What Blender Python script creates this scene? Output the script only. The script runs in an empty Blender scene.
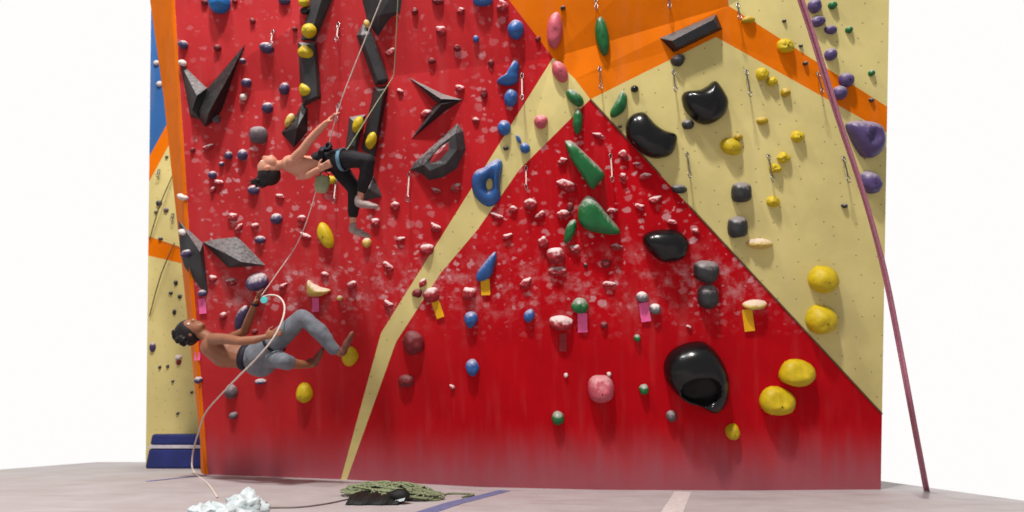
import bpy, bmesh, math, random
from mathutils import Vector, Matrix, noise
R = math.radians
SC = bpy.context.scene
COL = SC.collection

# ------------------------------------------------------------------ camera
F = 520.0
PITCH = R(18.5)
CAM = Vector((0, 0, 0.58))
FW = Vector((0, math.cos(PITCH), math.sin(PITCH)))
UP = Vector((0, -math.sin(PITCH), math.cos(PITCH)))
RT = Vector((1, 0, 0))
cd = bpy.data.cameras.new('camera'); cam = bpy.data.objects.new('camera', cd); COL.objects.link(cam)
cd.sensor_width = 36; cd.lens = 36 * F / 1024; cd.clip_start = 0.05
cam.location = CAM; cam.rotation_euler = (R(90) + PITCH, 0, 0)
SC.camera = cam
cd.dof.use_dof = True; cd.dof.focus_distance = 3.1; cd.dof.aperture_fstop = 1.3       # a slightly soft phone video frame

def ray(px, py):
    return FW + RT * ((px - 512) / F) + UP * ((256 - py) / F)      # depth along the axis = 1

# ------------------------------------------------------------------ the climbing wall plane
class Plane:
    def __init__(s, base, yaw, tilt):
        s.o = Vector(base)
        s.b = Vector((math.cos(yaw), -math.sin(yaw), 0))
        h = Vector((-math.sin(yaw), -math.cos(yaw), 0))             # horizontal, towards the climber
        s.u = (h * math.sin(tilt) + Vector((0, 0, 1)) * math.cos(tilt)).normalized()
        s.n = s.b.cross(s.u).normalized()
        s.M = Matrix((( s.b.x, s.u.x, s.n.x, s.o.x), (s.b.y, s.u.y, s.n.y, s.o.y), (s.b.z, s.u.z, s.n.z, s.o.z), (0, 0, 0, 1)))
    def depth(s, px, py):
        d = ray(px, py); return (s.o - CAM).dot(s.n) / d.dot(s.n)
    def hit(s, px, py):
        return CAM + ray(px, py) * s.depth(px, py)
    def loc(s, px, py, off=0.0):
        p = s.hit(px, py) - s.o
        return Vector((p.dot(s.b), p.dot(s.u), off))
MAIN = Plane((0, 6.05, 0), R(4), R(22))
FAR = Plane((-4, 7.9, 0), R(4), R(16))

def P(px, py, off):                                                 # a point 'off' metres in front of the wall
    return CAM + ray(px, py) * (MAIN.depth(px, py) - off)
def SCL(px, py, off=0):
    return (MAIN.depth(px, py) - off) / F

# ------------------------------------------------------------------ floor height (soft mats, a little higher on the left)
FX = []
for bx, by in [(205, 474.5), (345, 479.5), (480, 487), (600, 489.8), (740, 490.5), (873, 489.5)]:
    h = MAIN.hit(bx, by); FX.append((h.x, h.z))
def floorz(x, y=0):
    if x <= FX[0][0]: return FX[0][1]
    if x >= FX[-1][0]: return FX[-1][1]
    for (a, za), (b, zb) in zip(FX, FX[1:]):
        if a <= x <= b:
            t = (x - a) / (b - a); return za + (zb - za) * t
def FLOOR(px, py, lift=0.0):
    d = ray(px, py); z = 0.0
    for _ in range(25):
        t = (z + lift - CAM.z) / d.z; p = CAM + d * t; z = floorz(p.x)
    return p

# ------------------------------------------------------------------ materials
def lin(c):
    return tuple(((v / 255) / 12.92 if v / 255 <= .04045 else ((v / 255 + .055) / 1.055) ** 2.4) for v in c)
def newmat(name):
    m = bpy.data.materials.new(name); m.use_nodes = True
    return m, m.node_tree.nodes, m.node_tree.links, m.node_tree.nodes['Principled BSDF']
def nd(N, t, **k):
    n = N.new(t)
    for a, v in k.items():
        if a in n.inputs: n.inputs[a].default_value = v
        else: setattr(n, a, v)
    return n
def mth(N, L, op, a, b=None, clamp=False):
    n = N.new('ShaderNodeMath'); n.operation = op; n.use_clamp = clamp
    for i, v in enumerate((a, b)):
        if v is None: continue
        if isinstance(v, (int, float)): n.inputs[i].default_value = v
        else: L.new(v, n.inputs[i])
    return n.outputs[0]
def mix(N, L, f, a, b):
    n = N.new('ShaderNodeMix'); n.data_type = 'RGBA'
    if isinstance(f, (int, float)): n.inputs[0].default_value = f
    else: L.new(f, n.inputs[0])
    for i, v in ((6, a), (7, b)):
        if isinstance(v, tuple): n.inputs[i].default_value = (*v[:3], 1)
        else: L.new(v, n.inputs[i])
    return n.outputs[2]
def ss(N, L, v, a, b):
    n = N.new('ShaderNodeMapRange'); n.interpolation_type = 'SMOOTHSTEP'
    L.new(v, n.inputs[0]); n.inputs[1].default_value = a; n.inputs[2].default_value = b
    return n.outputs[0]

def solid(name, rgb, rough=.6, metal=0, var=.12, vscale=18, chalk=0.0, spec=.4, bump=.15):
    m, N, L, B = newmat(name)
    c = lin(rgb)
    tc = N.new('ShaderNodeTexCoord')
    n = nd(N, 'ShaderNodeTexNoise', Scale=vscale, Detail=4.0); L.new(tc.outputs['Object'], n.inputs['Vector'])
    col = mix(N, L, ss(N, L, n.outputs['Fac'], .3, .7), tuple(v * (1 - var) for v in c), tuple(min(1, v * (1 + var)) for v in c))
    if chalk:
        sx = N.new('ShaderNodeSeparateXYZ'); L.new(tc.outputs['Normal'], sx.inputs[0])
        n2 = nd(N, 'ShaderNodeTexNoise', Scale=32.0, Detail=3.0); L.new(tc.outputs['Object'], n2.inputs['Vector'])
        a = mth(N, L, 'ADD', sx.outputs[1], mth(N, L, 'MULTIPLY', n2.outputs['Fac'], 1.0))
        k = mth(N, L, 'MULTIPLY', ss(N, L, a, .75, 1.35), chalk, True)
        col = mix(N, L, k, col, lin((212, 198, 196)))
    L.new(col, B.inputs['Base Color'])
    B.inputs['Roughness'].default_value = rough; B.inputs['Metallic'].default_value = metal
    B.inputs['Specular IOR Level'].default_value = spec
    if bump:
        bp = nd(N, 'ShaderNodeBump', Strength=bump, Distance=.004); L.new(n.outputs['Fac'], bp.inputs['Height']); L.new(bp.outputs[0], B.inputs['Normal'])
    return m

def wallpaint(name, rgb, chalkamt=0.0, haze=0.0, dots=.35, rough=.75, streak=.06):
    m, N, L, B = newmat(name)
    tc = N.new('ShaderNodeTexCoord'); O = tc.outputs['Object']
    sp = N.new('ShaderNodeSeparateXYZ'); L.new(O, sp.inputs[0])
    c = lin(rgb)
    n = nd(N, 'ShaderNodeTexNoise', Scale=1.3, Detail=5.0, Roughness=.6); L.new(O, n.inputs['Vector'])
    col = mix(N, L, ss(N, L, n.outputs['Fac'], .3, .7), tuple(v * .9 for v in c), tuple(min(1, v * 1.1) for v in c))
    # brushed dust streaks running down the panel
    mp = N.new('ShaderNodeMapping'); mp.inputs['Scale'].default_value = (7, .8, 1); L.new(O, mp.inputs[0])
    n3 = nd(N, 'ShaderNodeTexNoise', Scale=1.0, Detail=3.0); L.new(mp.outputs[0], n3.inputs['Vector'])
    col = mix(N, L, mth(N, L, 'MULTIPLY', ss(N, L, n3.outputs['Fac'], .5, .75), streak), col, lin((205, 180, 178)))
    if chalkamt:
        # fine dry chalk dust rubbed into the paint, heaviest on the upper left
        dx = ss(N, L, mth(N, L, 'SUBTRACT', mth(N, L, 'MULTIPLY', sp.outputs[1], .6), sp.outputs[0]), .6, 4.6)
        col = mix(N, L, mth(N, L, 'MULTIPLY', mth(N, L, 'MULTIPLY', dx, .08), mth(N, L, 'ADD', n.outputs['Fac'], .4)), col, lin((190, 160, 158)))
        # hand-sized chalk smudges, most of them in the band the climbers reach
        warp = nd(N, 'ShaderNodeTexNoise', Scale=14.0, Detail=2.0); L.new(O, warp.inputs['Vector'])
        wv = N.new('ShaderNodeVectorMath'); wv.operation = 'SCALE'; L.new(warp.outputs['Color'], wv.inputs[0]); wv.inputs[3].default_value = .09
        wa = N.new('ShaderNodeVectorMath'); wa.operation = 'ADD'; L.new(O, wa.inputs[0]); L.new(wv.outputs[0], wa.inputs[1])
        def blot(scale, size, seedx, keep):
            mp = N.new('ShaderNodeMapping'); mp.inputs['Location'].default_value = (seedx, seedx * .7, 0)
            mp.inputs['Scale'].default_value = (1, 1.25, .0); L.new(wa.outputs[0], mp.inputs[0])
            v = N.new('ShaderNodeTexVoronoi'); v.voronoi_dimensions = '2D'; v.inputs['Scale'].default_value = scale; L.new(mp.outputs[0], v.inputs['Vector'])
            sc = N.new('ShaderNodeSeparateColor'); L.new(v.outputs['Color'], sc.inputs[0])
            inside = ss(N, L, mth(N, L, 'SUBTRACT', mth(N, L, 'MULTIPLY', sc.outputs[1], size), v.outputs['Distance']), 0, size * .35)
            return mth(N, L, 'MULTIPLY', inside, mth(N, L, 'MULTIPLY', ss(N, L, sc.outputs[0], keep, keep + .12), sc.outputs[2]))
        y1, y2 = MAIN.loc(512, 350).y, MAIN.loc(512, 285).y
        y3, y4 = MAIN.loc(512, 150).y, MAIN.loc(512, 60).y
        band = ss(N, L, sp.outputs[1], y1, y2)
        topf = mth(N, L, 'SUBTRACT', 1.0, mth(N, L, 'MULTIPLY', ss(N, L, sp.outputs[1], y3, y4), .55))
        big = nd(N, 'ShaderNodeTexNoise', Scale=1.6, Detail=3.0); L.new(O, big.inputs['Vector'])
        dens = mth(N, L, 'MULTIPLY', mth(N, L, 'MULTIPLY', band, topf), ss(N, L, big.outputs['Fac'], .25, .6))
        k = mth(N, L, 'ADD', blot(7.5, .42, 0, .35), blot(12.0, .45, 3.7, .45))
        # fine smeared dust across the chalky band
        fine = nd(N, 'ShaderNodeTexNoise', Scale=5.0, Detail=8.0, Roughness=.7); L.new(O, fine.inputs['Vector'])
        yb = MAIN.loc(512, 285).y
        g = mth(N, L, 'ABSOLUTE', mth(N, L, 'SUBTRACT', sp.outputs[1], yb))
        bandfine = mth(N, L, 'MULTIPLY', mth(N, L, 'SUBTRACT', 1.0, ss(N, L, g, 0, .55)), ss(N, L, fine.outputs['Fac'], .47, .72))
        k = mth(N, L, 'MULTIPLY', k, dens)
        k = mth(N, L, 'ADD', k, mth(N, L, 'MULTIPLY', bandfine, .75))
        k = mth(N, L, 'MULTIPLY', k, chalkamt, True)
        col = mix(N, L, k, col, lin((214, 178, 182)))
    if haze:
        g = mth(N, L, 'SUBTRACT', 1.0, ss(N, L, mth(N, L, 'ADD', sp.outputs[1], mth(N, L, 'MULTIPLY', n3.outputs['Fac'], .5)), .2, .98))
        col = mix(N, L, mth(N, L, 'MULTIPLY', g, haze), col, lin((166, 98, 108)))
    if dots:
        v = nd(N, 'ShaderNodeTexVoronoi', Scale=5.2, Randomness=.55); v.voronoi_dimensions = '2D'; L.new(O, v.inputs['Vector'])
        d = mth(N, L, 'MULTIPLY', mth(N, L, 'SUBTRACT', 1.0, ss(N, L, v.outputs['Distance'], .03, .055)), dots)
        col = mix(N, L, d, col, lin((60, 50, 40)))
    L.new(col, B.inputs['Base Color']); B.inputs['Roughness'].default_value = rough
    B.inputs['Specular IOR Level'].default_value = .08
    gr = nd(N, 'ShaderNodeTexNoise', Scale=220.0, Detail=2.0); L.new(O, gr.inputs['Vector'])
    bp = nd(N, 'ShaderNodeBump', Strength=.15, Distance=.002); L.new(gr.outputs['Fac'], bp.inputs['Height']); L.new(bp.outputs[0], B.inputs['Normal'])
    return m

M = {}
M['red_l'] = wallpaint('red_wall_paint', (180, 6, 20), chalkamt=.6, haze=.85, dots=.12, streak=.035)
M['beige'] = wallpaint('beige_wall_paint', (208, 193, 128), dots=.5, streak=.06)
M['orange'] = wallpaint('orange_wall_paint', (220, 110, 2), dots=.15, streak=.03)
M['blue_w'] = wallpaint('blue_wall_paint', (52, 98, 156), dots=.2)
M['wood'] = solid('plywood_edge', (92, 70, 46))
PAL = {  # hold colour: rgb, roughness, chalk
 'yellow': ((186, 160, 8), .55, 0), 'pale yellow': ((188, 158, 78), .6, .6), 'blue': ((36, 84, 146), .4, .4),
 'teal': ((14, 96, 160), .45, .2), 'green': ((18, 92, 44), .4, .45), 'pink': ((178, 76, 90), .5, .3),
 'purple': ((60, 48, 82), .6, .7), 'violet': ((74, 58, 104), .45, .35), 'grey': ((84, 72, 78), .75, .3),
 'charcoal': ((42, 42, 44), .45, .3), 'black': ((14, 14, 16), .22, 0), 'dark red': ((108, 10, 22), .6, .1),
 'chalky red': ((142, 24, 34), .7, .85), 'white': ((196, 186, 180), .7, .6), 'ochre': ((168, 138, 12), .5, .2),
 'chalky grey': ((96, 94, 98), .6, 1.0)}
for k, (c, r, ch) in PAL.items():
    M[k] = solid(k.replace(' ', '_') + '_hold_resin', c, r, chalk=ch, var=.1, bump=.25)
M['vol'] = solid('dark_grey_volume', (50, 50, 52), .6, var=.25, vscale=7, chalk=.25)
M['vol2'] = solid('black_volume', (30, 29, 31), .5, var=.25, vscale=7, chalk=.1)
M['metal'] = solid('steel', (118, 116, 116), .3, .9, var=.05)
M['sling'] = solid('pale_sling', (205, 188, 180), .8)
M['darksling'] = solid('dark_sling', (66, 62, 60), .8)
M['dark'] = solid('dark_socket', (12, 12, 12), .6)
M['skin1'] = solid('skin_light', (196, 136, 112), .55, var=.06, vscale=8, bump=0)
M['skin2'] = solid('skin_brown', (142, 92, 66), .55, var=.08, vscale=8, bump=0)
M['hair'] = solid('dark_hair', (20, 11, 10), .6, var=.5, vscale=60, bump=.8)
M['legging'] = solid('black_legging_fabric', (18, 14, 22), .8, var=.2)
M['trouser'] = solid('grey_trouser_fabric', (108, 112, 120), .85, var=.15, vscale=10)
M['navy'] = solid('dark_navy_webbing', (20, 17, 34), .7)
M['lightblue'] = solid('pale_blue_webbing', (92, 128, 150), .7)
M['shoe'] = solid('pale_shoe', (150, 132, 128), .6)
M['darkshoe'] = solid('dark_shoe', (112, 66, 54), .6)
M['bag'] = solid('chalk_bag_fabric', (150, 156, 122), .85)
M['rope_w'] = solid('white_rope', (205, 188, 180), .8, var=.15, vscale=60)
M['rope_p'] = solid('mauve_rope', (168, 106, 124), .8, var=.15, vscale=60)
M['rope_g'] = solid('green_rope', (122, 130, 98), .8, var=.3, vscale=60)
M['rope_k'] = solid('grey_rope', (120, 108, 104), .8)
M['rope_d'] = solid('dark_rope', (88, 72, 50), .8)
M['pinktag'] = solid('pink_paper', (226, 92, 150), .7, var=.05, bump=0)
M['yellowtag'] = solid('yellow_paper', (220, 162, 0), .7, var=.05, bump=0)
M['mat_floor'] = None
M['mat_blue'] = solid('blue_mat_vinyl', (26, 36, 98), .6, var=.2, vscale=3)
M['mat_white'] = solid('white_mat_band', (176, 170, 178), .6)
M['tape_b'] = solid('blue_floor_tape', (104, 110, 148), .7)
M['tape_w'] = solid('white_floor_tape', (200, 192, 190), .7)
M['tarp'] = solid('black_tarpaulin', (14, 16, 12), .7)
M['plastic'] = solid('white_plastic', (190, 200, 202), .3, var=.08, vscale=40)
M['watch'] = solid('cyan_watch_face', (90, 200, 200), .2)
M['eye'] = solid('eye', (225, 220, 215), .2, bump=0)
def floormat():
    m, N, L, B = newmat('floor_mat_vinyl')
    tc = N.new('ShaderNodeTexCoord'); O = tc.outputs['Object']
    n = nd(N, 'ShaderNodeTexNoise', Scale=2.2, Detail=6.0, Roughness=.65); L.new(O, n.inputs['Vector'])
    col = mix(N, L, ss(N, L, n.outputs['Fac'], .35, .7), lin((166, 158, 158)), lin((176, 171, 172)))
    mp = N.new('ShaderNodeMapping'); mp.inputs['Scale'].default_value = (1.2, 6, 1); mp.inputs['Rotation'].default_value = (0, 0, .1); L.new(O, mp.inputs[0])
    n2 = nd(N, 'ShaderNodeTexNoise', Scale=1.0, Detail=5.0); L.new(mp.outputs[0], n2.inputs['Vector'])
    col = mix(N, L, mth(N, L, 'MULTIPLY', ss(N, L, n2.outputs['Fac'], .5, .72), .3), col, lin((134, 116, 112)))
    L.new(col, B.inputs['Base Color']); B.inputs['Roughness'].default_value = .7
    return m
M['mat_floor'] = floormat()

# ------------------------------------------------------------------ object helpers
def link(name, me, mats, parent=None, smooth=True):
    o = bpy.data.objects.new(name, me); COL.objects.link(o)
    for m in (mats if isinstance(mats, (list, tuple)) else [mats]): me.materials.append(m)
    if smooth:
        for p in me.polygons: p.use_smooth = True
    if parent: o.parent = parent
    return o
def frombm(name, bm, mats, parent=None, smooth=True):
    bmesh.ops.recalc_face_normals(bm, faces=bm.faces)
    me = bpy.data.meshes.new(name); bm.to_mesh(me); bm.free()
    return link(name, me, mats, parent, smooth)
def tag(o, label, cat, group=None):
    o['label'] = label; o['category'] = cat
    if group: o['group'] = group
    return o
def struct(o): o['kind'] = 'structure'; return o
def empty(name, M4):
    o = bpy.data.objects.new(name, None); COL.objects.link(o); o.empty_display_size = .05
    o.matrix_world = M4; return o

def tube(bm, pts, r, n=8, cap=True, closed=False):
    pts = [Vector(p) for p in pts]
    rr = r if isinstance(r, (list, tuple)) else [r] * len(pts)
    rings = []; prev = None
    for i, p in enumerate(pts):
        a = pts[i - 1] if (i or closed) else p; b = pts[(i + 1) % len(pts)] if (i < len(pts) - 1 or closed) else p
        t = (b - a).normalized()
        if prev is None:
            x = t.orthogonal().normalized()
        else:
            x = (prev - t * prev.dot(t))
            x = x.normalized() if x.length > 1e-6 else t.orthogonal().normalized()
        prev = x; y = t.cross(x)
        rings.append([bm.verts.new(p + (x * math.cos(k * 2 * math.pi / n) + y * math.sin(k * 2 * math.pi / n)) * rr[i]) for k in range(n)])
    m = len(rings)
    for i in range(m if closed else m - 1):
        A, B_ = rings[i], rings[(i + 1) % m]
        for k in range(n): bm.faces.new((A[k], A[(k + 1) % n], B_[(k + 1) % n], B_[k]))
    if cap and not closed:
        bm.faces.new(rings[0][::-1]); bm.faces.new(rings[-1])
def spline(pts, sub=8):
    pts = [Vector(p) for p in pts]; out = []
    for i in range(len(pts) - 1):
        p0 = pts[max(i - 1, 0)]; p1 = pts[i]; p2 = pts[i + 1]; p3 = pts[min(i + 2, len(pts) - 1)]
        for k in range(sub):
            t = k / sub
            out.append(.5 * ((2 * p1) + (p2 - p0) * t + (2 * p0 - 5 * p1 + 4 * p2 - p3) * t * t + (3 * p1 - p0 - 3 * p2 + p3) * t ** 3))
    out.append(pts[-1]); return out
def inset_world(o, origin):                                         # move the origin of a world-coordinates mesh to a point
    o.data.transform(Matrix.Translation(-Vector(origin))); o.location = origin; return o

# ------------------------------------------------------------------ wall panels
XR = MAIN.loc(884, 300).x                                            # the panel's right-hand edge (a straight edge of the wall)
YT = MAIN.loc(512, -70).y                                            # its top, above the picture
YB = -0.05
def L2(px, py): v = MAIN.loc(px, py); return (v.x, v.y)
def at_y(p, q, y):                                                   # follow a seam line p-q to the height y
    (x0, y0), (x1, y1) = L2(*p), L2(*q); t = (y - y0) / (y1 - y0); return (x0 + (x1 - x0) * t, y)
def at_x(p, q, x):
    (x0, y0), (x1, y1) = L2(*p), L2(*q); t = (x - x0) / (x1 - x0); return (x, y0 + (y1 - y0) * t)
LEFT = [L2(175, 0), L2(181, 100), L2(189, 230), L2(199, 350), L2(208, 474)]
left_top = at_y((175, 0), (181, 100), YT); left_bot = at_y((199, 350), (208, 474), YB)
J = L2(553, 58); A = L2(590, 100); ST0 = L2(381, 333); ST1 = L2(396, 342); SB = L2(341, 479)
seam_lt = at_y((507, 0), (553, 58), YT)
redR = at_x((590, 100), (873, 404), XR)
band_lo = at_x((713, 38), (873, 125), XR); band_hi = at_x((727, 8), (873, 98), XR)
RE = [L2(519, 170), L2(478, 229), L2(440, 274)]; C1 = L2(575, 80); C2 = L2(727, 8); D1 = L2(715, 38); otop = at_y((727, 8), (724, -6), YT)
# zone: (outline, height of each corner in front of the plane, material)
Z = [
 ([left_top, *LEFT, left_bot, (SB[0] - .01, YB), SB, ST0, J, seam_lt], 'red_l', 'red'),
 ([J, ST0, SB, (SB[0] + .012, YB), (SB[0] + .02, YB + .01), ST1, RE[2], RE[1], RE[0], A, C1], 'beige', 'stripe'),
 ([(SB[0] + .012, YB), (XR, YB), redR, A, RE[0], RE[1], RE[2], ST1, (SB[0] + .02, YB + .01)], 'red_l', 'tri'),
 ([A, redR, band_lo, D1], 'beige', 'lower'),
 ([C1, A, D1, band_lo, band_hi, C2], 'orange', 'band'),
 ([seam_lt, J, C1, C2, otop], 'orange', 'upper'),
 ([otop, C2, band_hi, (XR, YT)], 'beige', 'uppr'),
]
HT = {}                                                              # relief of the folded panels
def key(p): return (round(p[0], 3), round(p[1], 3))
for p, h in ((A, .03), (C1, .03), (J, .01), (C2, .05), (otop, .22), (seam_lt, .16), (D1, .03)): HT[key(p)] = h
bm = bmesh.new(); vd = {}
def vv(p):
    k = key(p)
    if k not in vd: vd[k] = bm.verts.new((p[0], p[1], HT.get(k, 0)))
    return vd[k]
mats = ['red_l', 'beige', 'orange', 'wood']
for poly, mt, nm in Z:
    vs = [vv(p) for p in poly]
    f = bm.faces.new(vs); f.material_index = mats.index(mt)
bmesh.ops.triangulate(bm, faces=bm.faces[:])
top_tris = [([tuple(v.co) for v in f.verts]) for f in bm.faces]
# thickness of the plywood
bedges = [e for e in bm.edges if len(e.link_faces) == 1]
ret = bmesh.ops.extrude_edge_only(bm, edges=bedges)
nv = [g for g in ret['geom'] if isinstance(g, bmesh.types.BMVert)]
for v in nv: v.co.z = -.10
for g in ret['geom']:
    if isinstance(g, bmesh.types.BMFace): g.material_index = 3
me = bpy.data.meshes.new('wall_back'); bm.to_mesh(me); bm.free()
wall = link('wall_back', me, [M[k] for k in mats], smooth=False); wall.matrix_world = MAIN.M; struct(wall)
from mathutils.geometry import intersect_ray_tri
def wall_h(x, y):
    for t in top_tris:
        r = intersect_ray_tri(Vector(t[0]), Vector(t[1]), Vector(t[2]), Vector((0, 0, -1)), Vector((x, y, 3)), True)
        if r: return r.z
    return 0.0
# dark strip standing in for the shadow gap between red triangle and beige
def seam(name, p, q, mat, w=.012, hh=.012):
    bm = bmesh.new()
    a = Vector((*p, 0)); b = Vector((*q, 0)); t = (b - a).normalized(); s = Vector((-t.y, t.x, 0)) * w / 2
    K = 14; rows = []
    for i in range(K + 1):
        c = a.lerp(b, i / K); z = wall_h(c.x, c.y)
        rows.append([bm.verts.new((c.x + d.x, c.y + d.y, z + e)) for d, e in ((-s, -.002), (-s, hh), (s, hh), (s, -.002))])
    for r0, r1 in zip(rows, rows[1:]):
        for k in range(3): bm.faces.new((r0[k], r0[k + 1], r1[k + 1], r1[k]))
    o = frombm(name, bm, mat, smooth=False); o.matrix_world = MAIN.M; return struct(o)
seam('gap_shade_1', A, redR, M['wood'], .014, .008)

# orange return strip folding back at the left of the red wall
bm = bmesh.new()
edgeR = [left_top, *LEFT, left_bot]
lp = [(150, -70), (153, 0), (167, 100), (181, 230), (194, 350), (203, 440), (204, 478)]
A_, B_ = [], []
for (x, y), (qx, qy) in zip(edgeR, lp):
    A_.append(bm.verts.new(MAIN.M @ Vector((x, y, 0.001))))
    B_.append(bm.verts.new(CAM + ray(qx, qy) * (MAIN.depth(qx, qy) + .28)))
for i in range(len(A_) - 1): bm.faces.new((A_[i], A_[i + 1], B_[i + 1], B_[i]))
bmesh.ops.transform(bm, matrix=MAIN.M.inverted(), verts=bm.verts)
bmesh.ops.solidify(bm, geom=bm.faces[:], thickness=.03)
o = frombm('wall_side', bm, M['orange'], smooth=False); o.matrix_world = MAIN.M; struct(o)

# far wall on the left
bm = bmesh.new()
def FL(px, py): v = FAR.loc(px, py); return (v.x, v.y)
xl = FAR.loc(146, 440).x; xr = FAR.loc(330, 300).x; yt = FAR.loc(150, -90).y
def fx(p, q, x):
    (x0, y0), (x1, y1) = FL(*p), FL(*q); return (x, y0 + (y1 - y0) * (x - x0) / (x1 - x0))
bl = fx((150, 155), (167, 124), xl); br = fx((150, 155), (167, 124), xl + 1.2)
ol = fx((150, 180), (170, 143), xl); orr = fx((150, 180), (170, 143), xl + 1.2)
t1 = fx((150, 237), (185, 252), xl); t1r = fx((150, 237), (185, 252), xr)
b1 = fx((150, 256), (185, 264), xl); b1r = fx((150, 256), (185, 264), xr)
fmats = ['beige', 'orange', 'blue_w']
def ff(pts, k):
    f = bm.faces.new([bm.verts.new((p[0], p[1], 0)) for p in pts]); f.material_index = fmats.index(k)
ff([bl, br, (br[0], yt), (xl, yt)], 'blue_w')
ff([ol, orr, br, bl], 'orange')
ff([(br[0], br[1]), (orr[0], orr[1]), (xr, orr[1]), (xr, yt), (br[0], yt)], 'orange')
ff([t1, t1r, (xr, orr[1]), orr, ol], 'beige')
ff([b1, b1r, t1r, t1], 'orange')
ff([(xl, -.1), (xr, -.1), b1r, b1], 'beige')
bmesh.ops.remove_doubles(bm, verts=bm.verts, dist=.001)
bed = [e for e in bm.edges if len(e.link_faces) == 1]
ret = bmesh.ops.extrude_edge_only(bm, edges=bed)
for g in ret['geom']:
    if isinstance(g, bmesh.types.BMVert): g.co.z = -.1
me = bpy.data.meshes.new('wall_left'); bm.to_mesh(me); bm.free()
o = link('wall_left', me, [M[k] for k in fmats], smooth=False); o.matrix_world = FAR.M; struct(o)

# floor
bm = bmesh.new()
xs = [-6.4, -5.4, -4.6] + [p[0] for p in FX] + [4.4]
ys = [-1.5, 0, 1.5, 3, 4.5, 6, 7.2, 8.6]
g = [[bm.verts.new((x, y, floorz(x))) for y in ys] for x in xs]
for i in range(len(xs) - 1):
    for j in range(len(ys) - 1): bm.faces.new((g[i][j], g[i + 1][j], g[i + 1][j + 1], g[i][j + 1]))
ret = bmesh.ops.extrude_face_region(bm, geom=bm.faces[:])
for v in [q for q in ret['geom'] if isinstance(q, bmesh.types.BMVert)]: v.co.z = -.25
o = frombm('floor', bm, M['mat_floor'], smooth=False); struct(o)

# blue padded mats at the foot of the far wall
def slabpoly(name, quads, mat, parent=None):
    bm = bmesh.new()
    for q in quads:
        vs = [bm.verts.new(p) for p in q]
        for f in ((0, 1, 2, 3), (7, 6, 5, 4), (0, 4, 5, 1), (1, 5, 6, 2), (2, 6, 7, 3), (3, 7, 4, 0)): bm.faces.new([vs[i] for i in f])
    return frombm(name, bm, mat, parent, smooth=False)
def padbox(x0, x1, y0, y1, z0, z1):
    return [(x0, y0, z0), (x1, y0, z0), (x1, y1, z0), (x0, y1, z0), (x0, y0, z1), (x1, y0, z1), (x1, y1, z1), (x0, y1, z1)]
py_ = 7.15
def zat(py): d = ray(170, py); return CAM.z + d.z * (py_ / d.y)
fz = floorz(-5)
x0p = (146 - 512) / F * (py_ * math.cos(PITCH)) * 1.0
z0, z1, z2, z3 = fz, zat(448.5), zat(445), zat(434)
dd = ray(147, 455); x0p = dd.x * py_ / dd.y; x1p = -3.7
pad = tag(empty('crash_mat', Matrix.Translation(((x0p + x1p) / 2, py_ + .3, z0))), 'long dark blue padded mat with a white band at the foot of the far wall', 'mat')
def pobj(name, box, mat, bev):
    o = slabpoly(name, [box], mat); inset_world(o, pad.location); o.parent = pad; o.location = (0, 0, 0)
    b = o.modifiers.new('bevel', 'BEVEL'); b.width = bev; b.segments = 3; return o
pobj('lower_pad', padbox(x0p, x1p, py_, py_ + .6, z0, z1), M['mat_blue'], .03)
pobj('white_band', padbox(x0p, x1p, py_ - .008, py_ + .6, z1, z2), M['mat_white'], .004)
pobj('upper_pad', padbox(x0p, x1p, py_, py_ + .6, z2, z3), M['mat_blue'], .03)

# floor tape
def tape(name, pts, w, mat, label):
    bm = bmesh.new(); W = [FLOOR(*p) for p in pts]; P_ = []
    for a, b in zip(W, W[1:]):
        for k in range(8): P_.append(a.lerp(b, k / 8))
    P_.append(W[-1]); rows = []
    for i, p in enumerate(P_):
        t = (P_[min(i + 1, len(P_) - 1)] - P_[max(i - 1, 0)]); t.z = 0; t.normalize(); s = Vector((-t.y, t.x, 0)) * w / 2
        rows.append([bm.verts.new((q.x, q.y, floorz(q.x) + h)) for q, h in ((p - s, .0005), (p - s, .003), (p + s, .003), (p + s, .0005))])
    for r0, r1 in zip(rows, rows[1:]):
        for k in range(4): bm.faces.new((r0[k], r0[(k + 1) % 4], r1[(k + 1) % 4], r1[k]))
    bm.faces.new(rows[0]); bm.faces.new(rows[-1][::-1])
    o = frombm(name, bm, mat, smooth=False); inset_world(o, P_[len(P_) // 2])
    return tag(o, label, 'tape')
tape('floor_tape', [(415, 516), (455, 503), (505, 490.6)], .13, M['tape_b'], 'broad blue tape line running from the wall foot beside the rope heap')
tape('floor_tape', [(148, 481.5), (207, 475.2)], .07, M['tape_b'], 'thin blue tape line on the mats at the far left')
tape('floor_tape', [(668, 520), (683, 492)], .16, M['tape_w'], 'white tape patch on the floor below the big black pocket hold')

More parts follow.
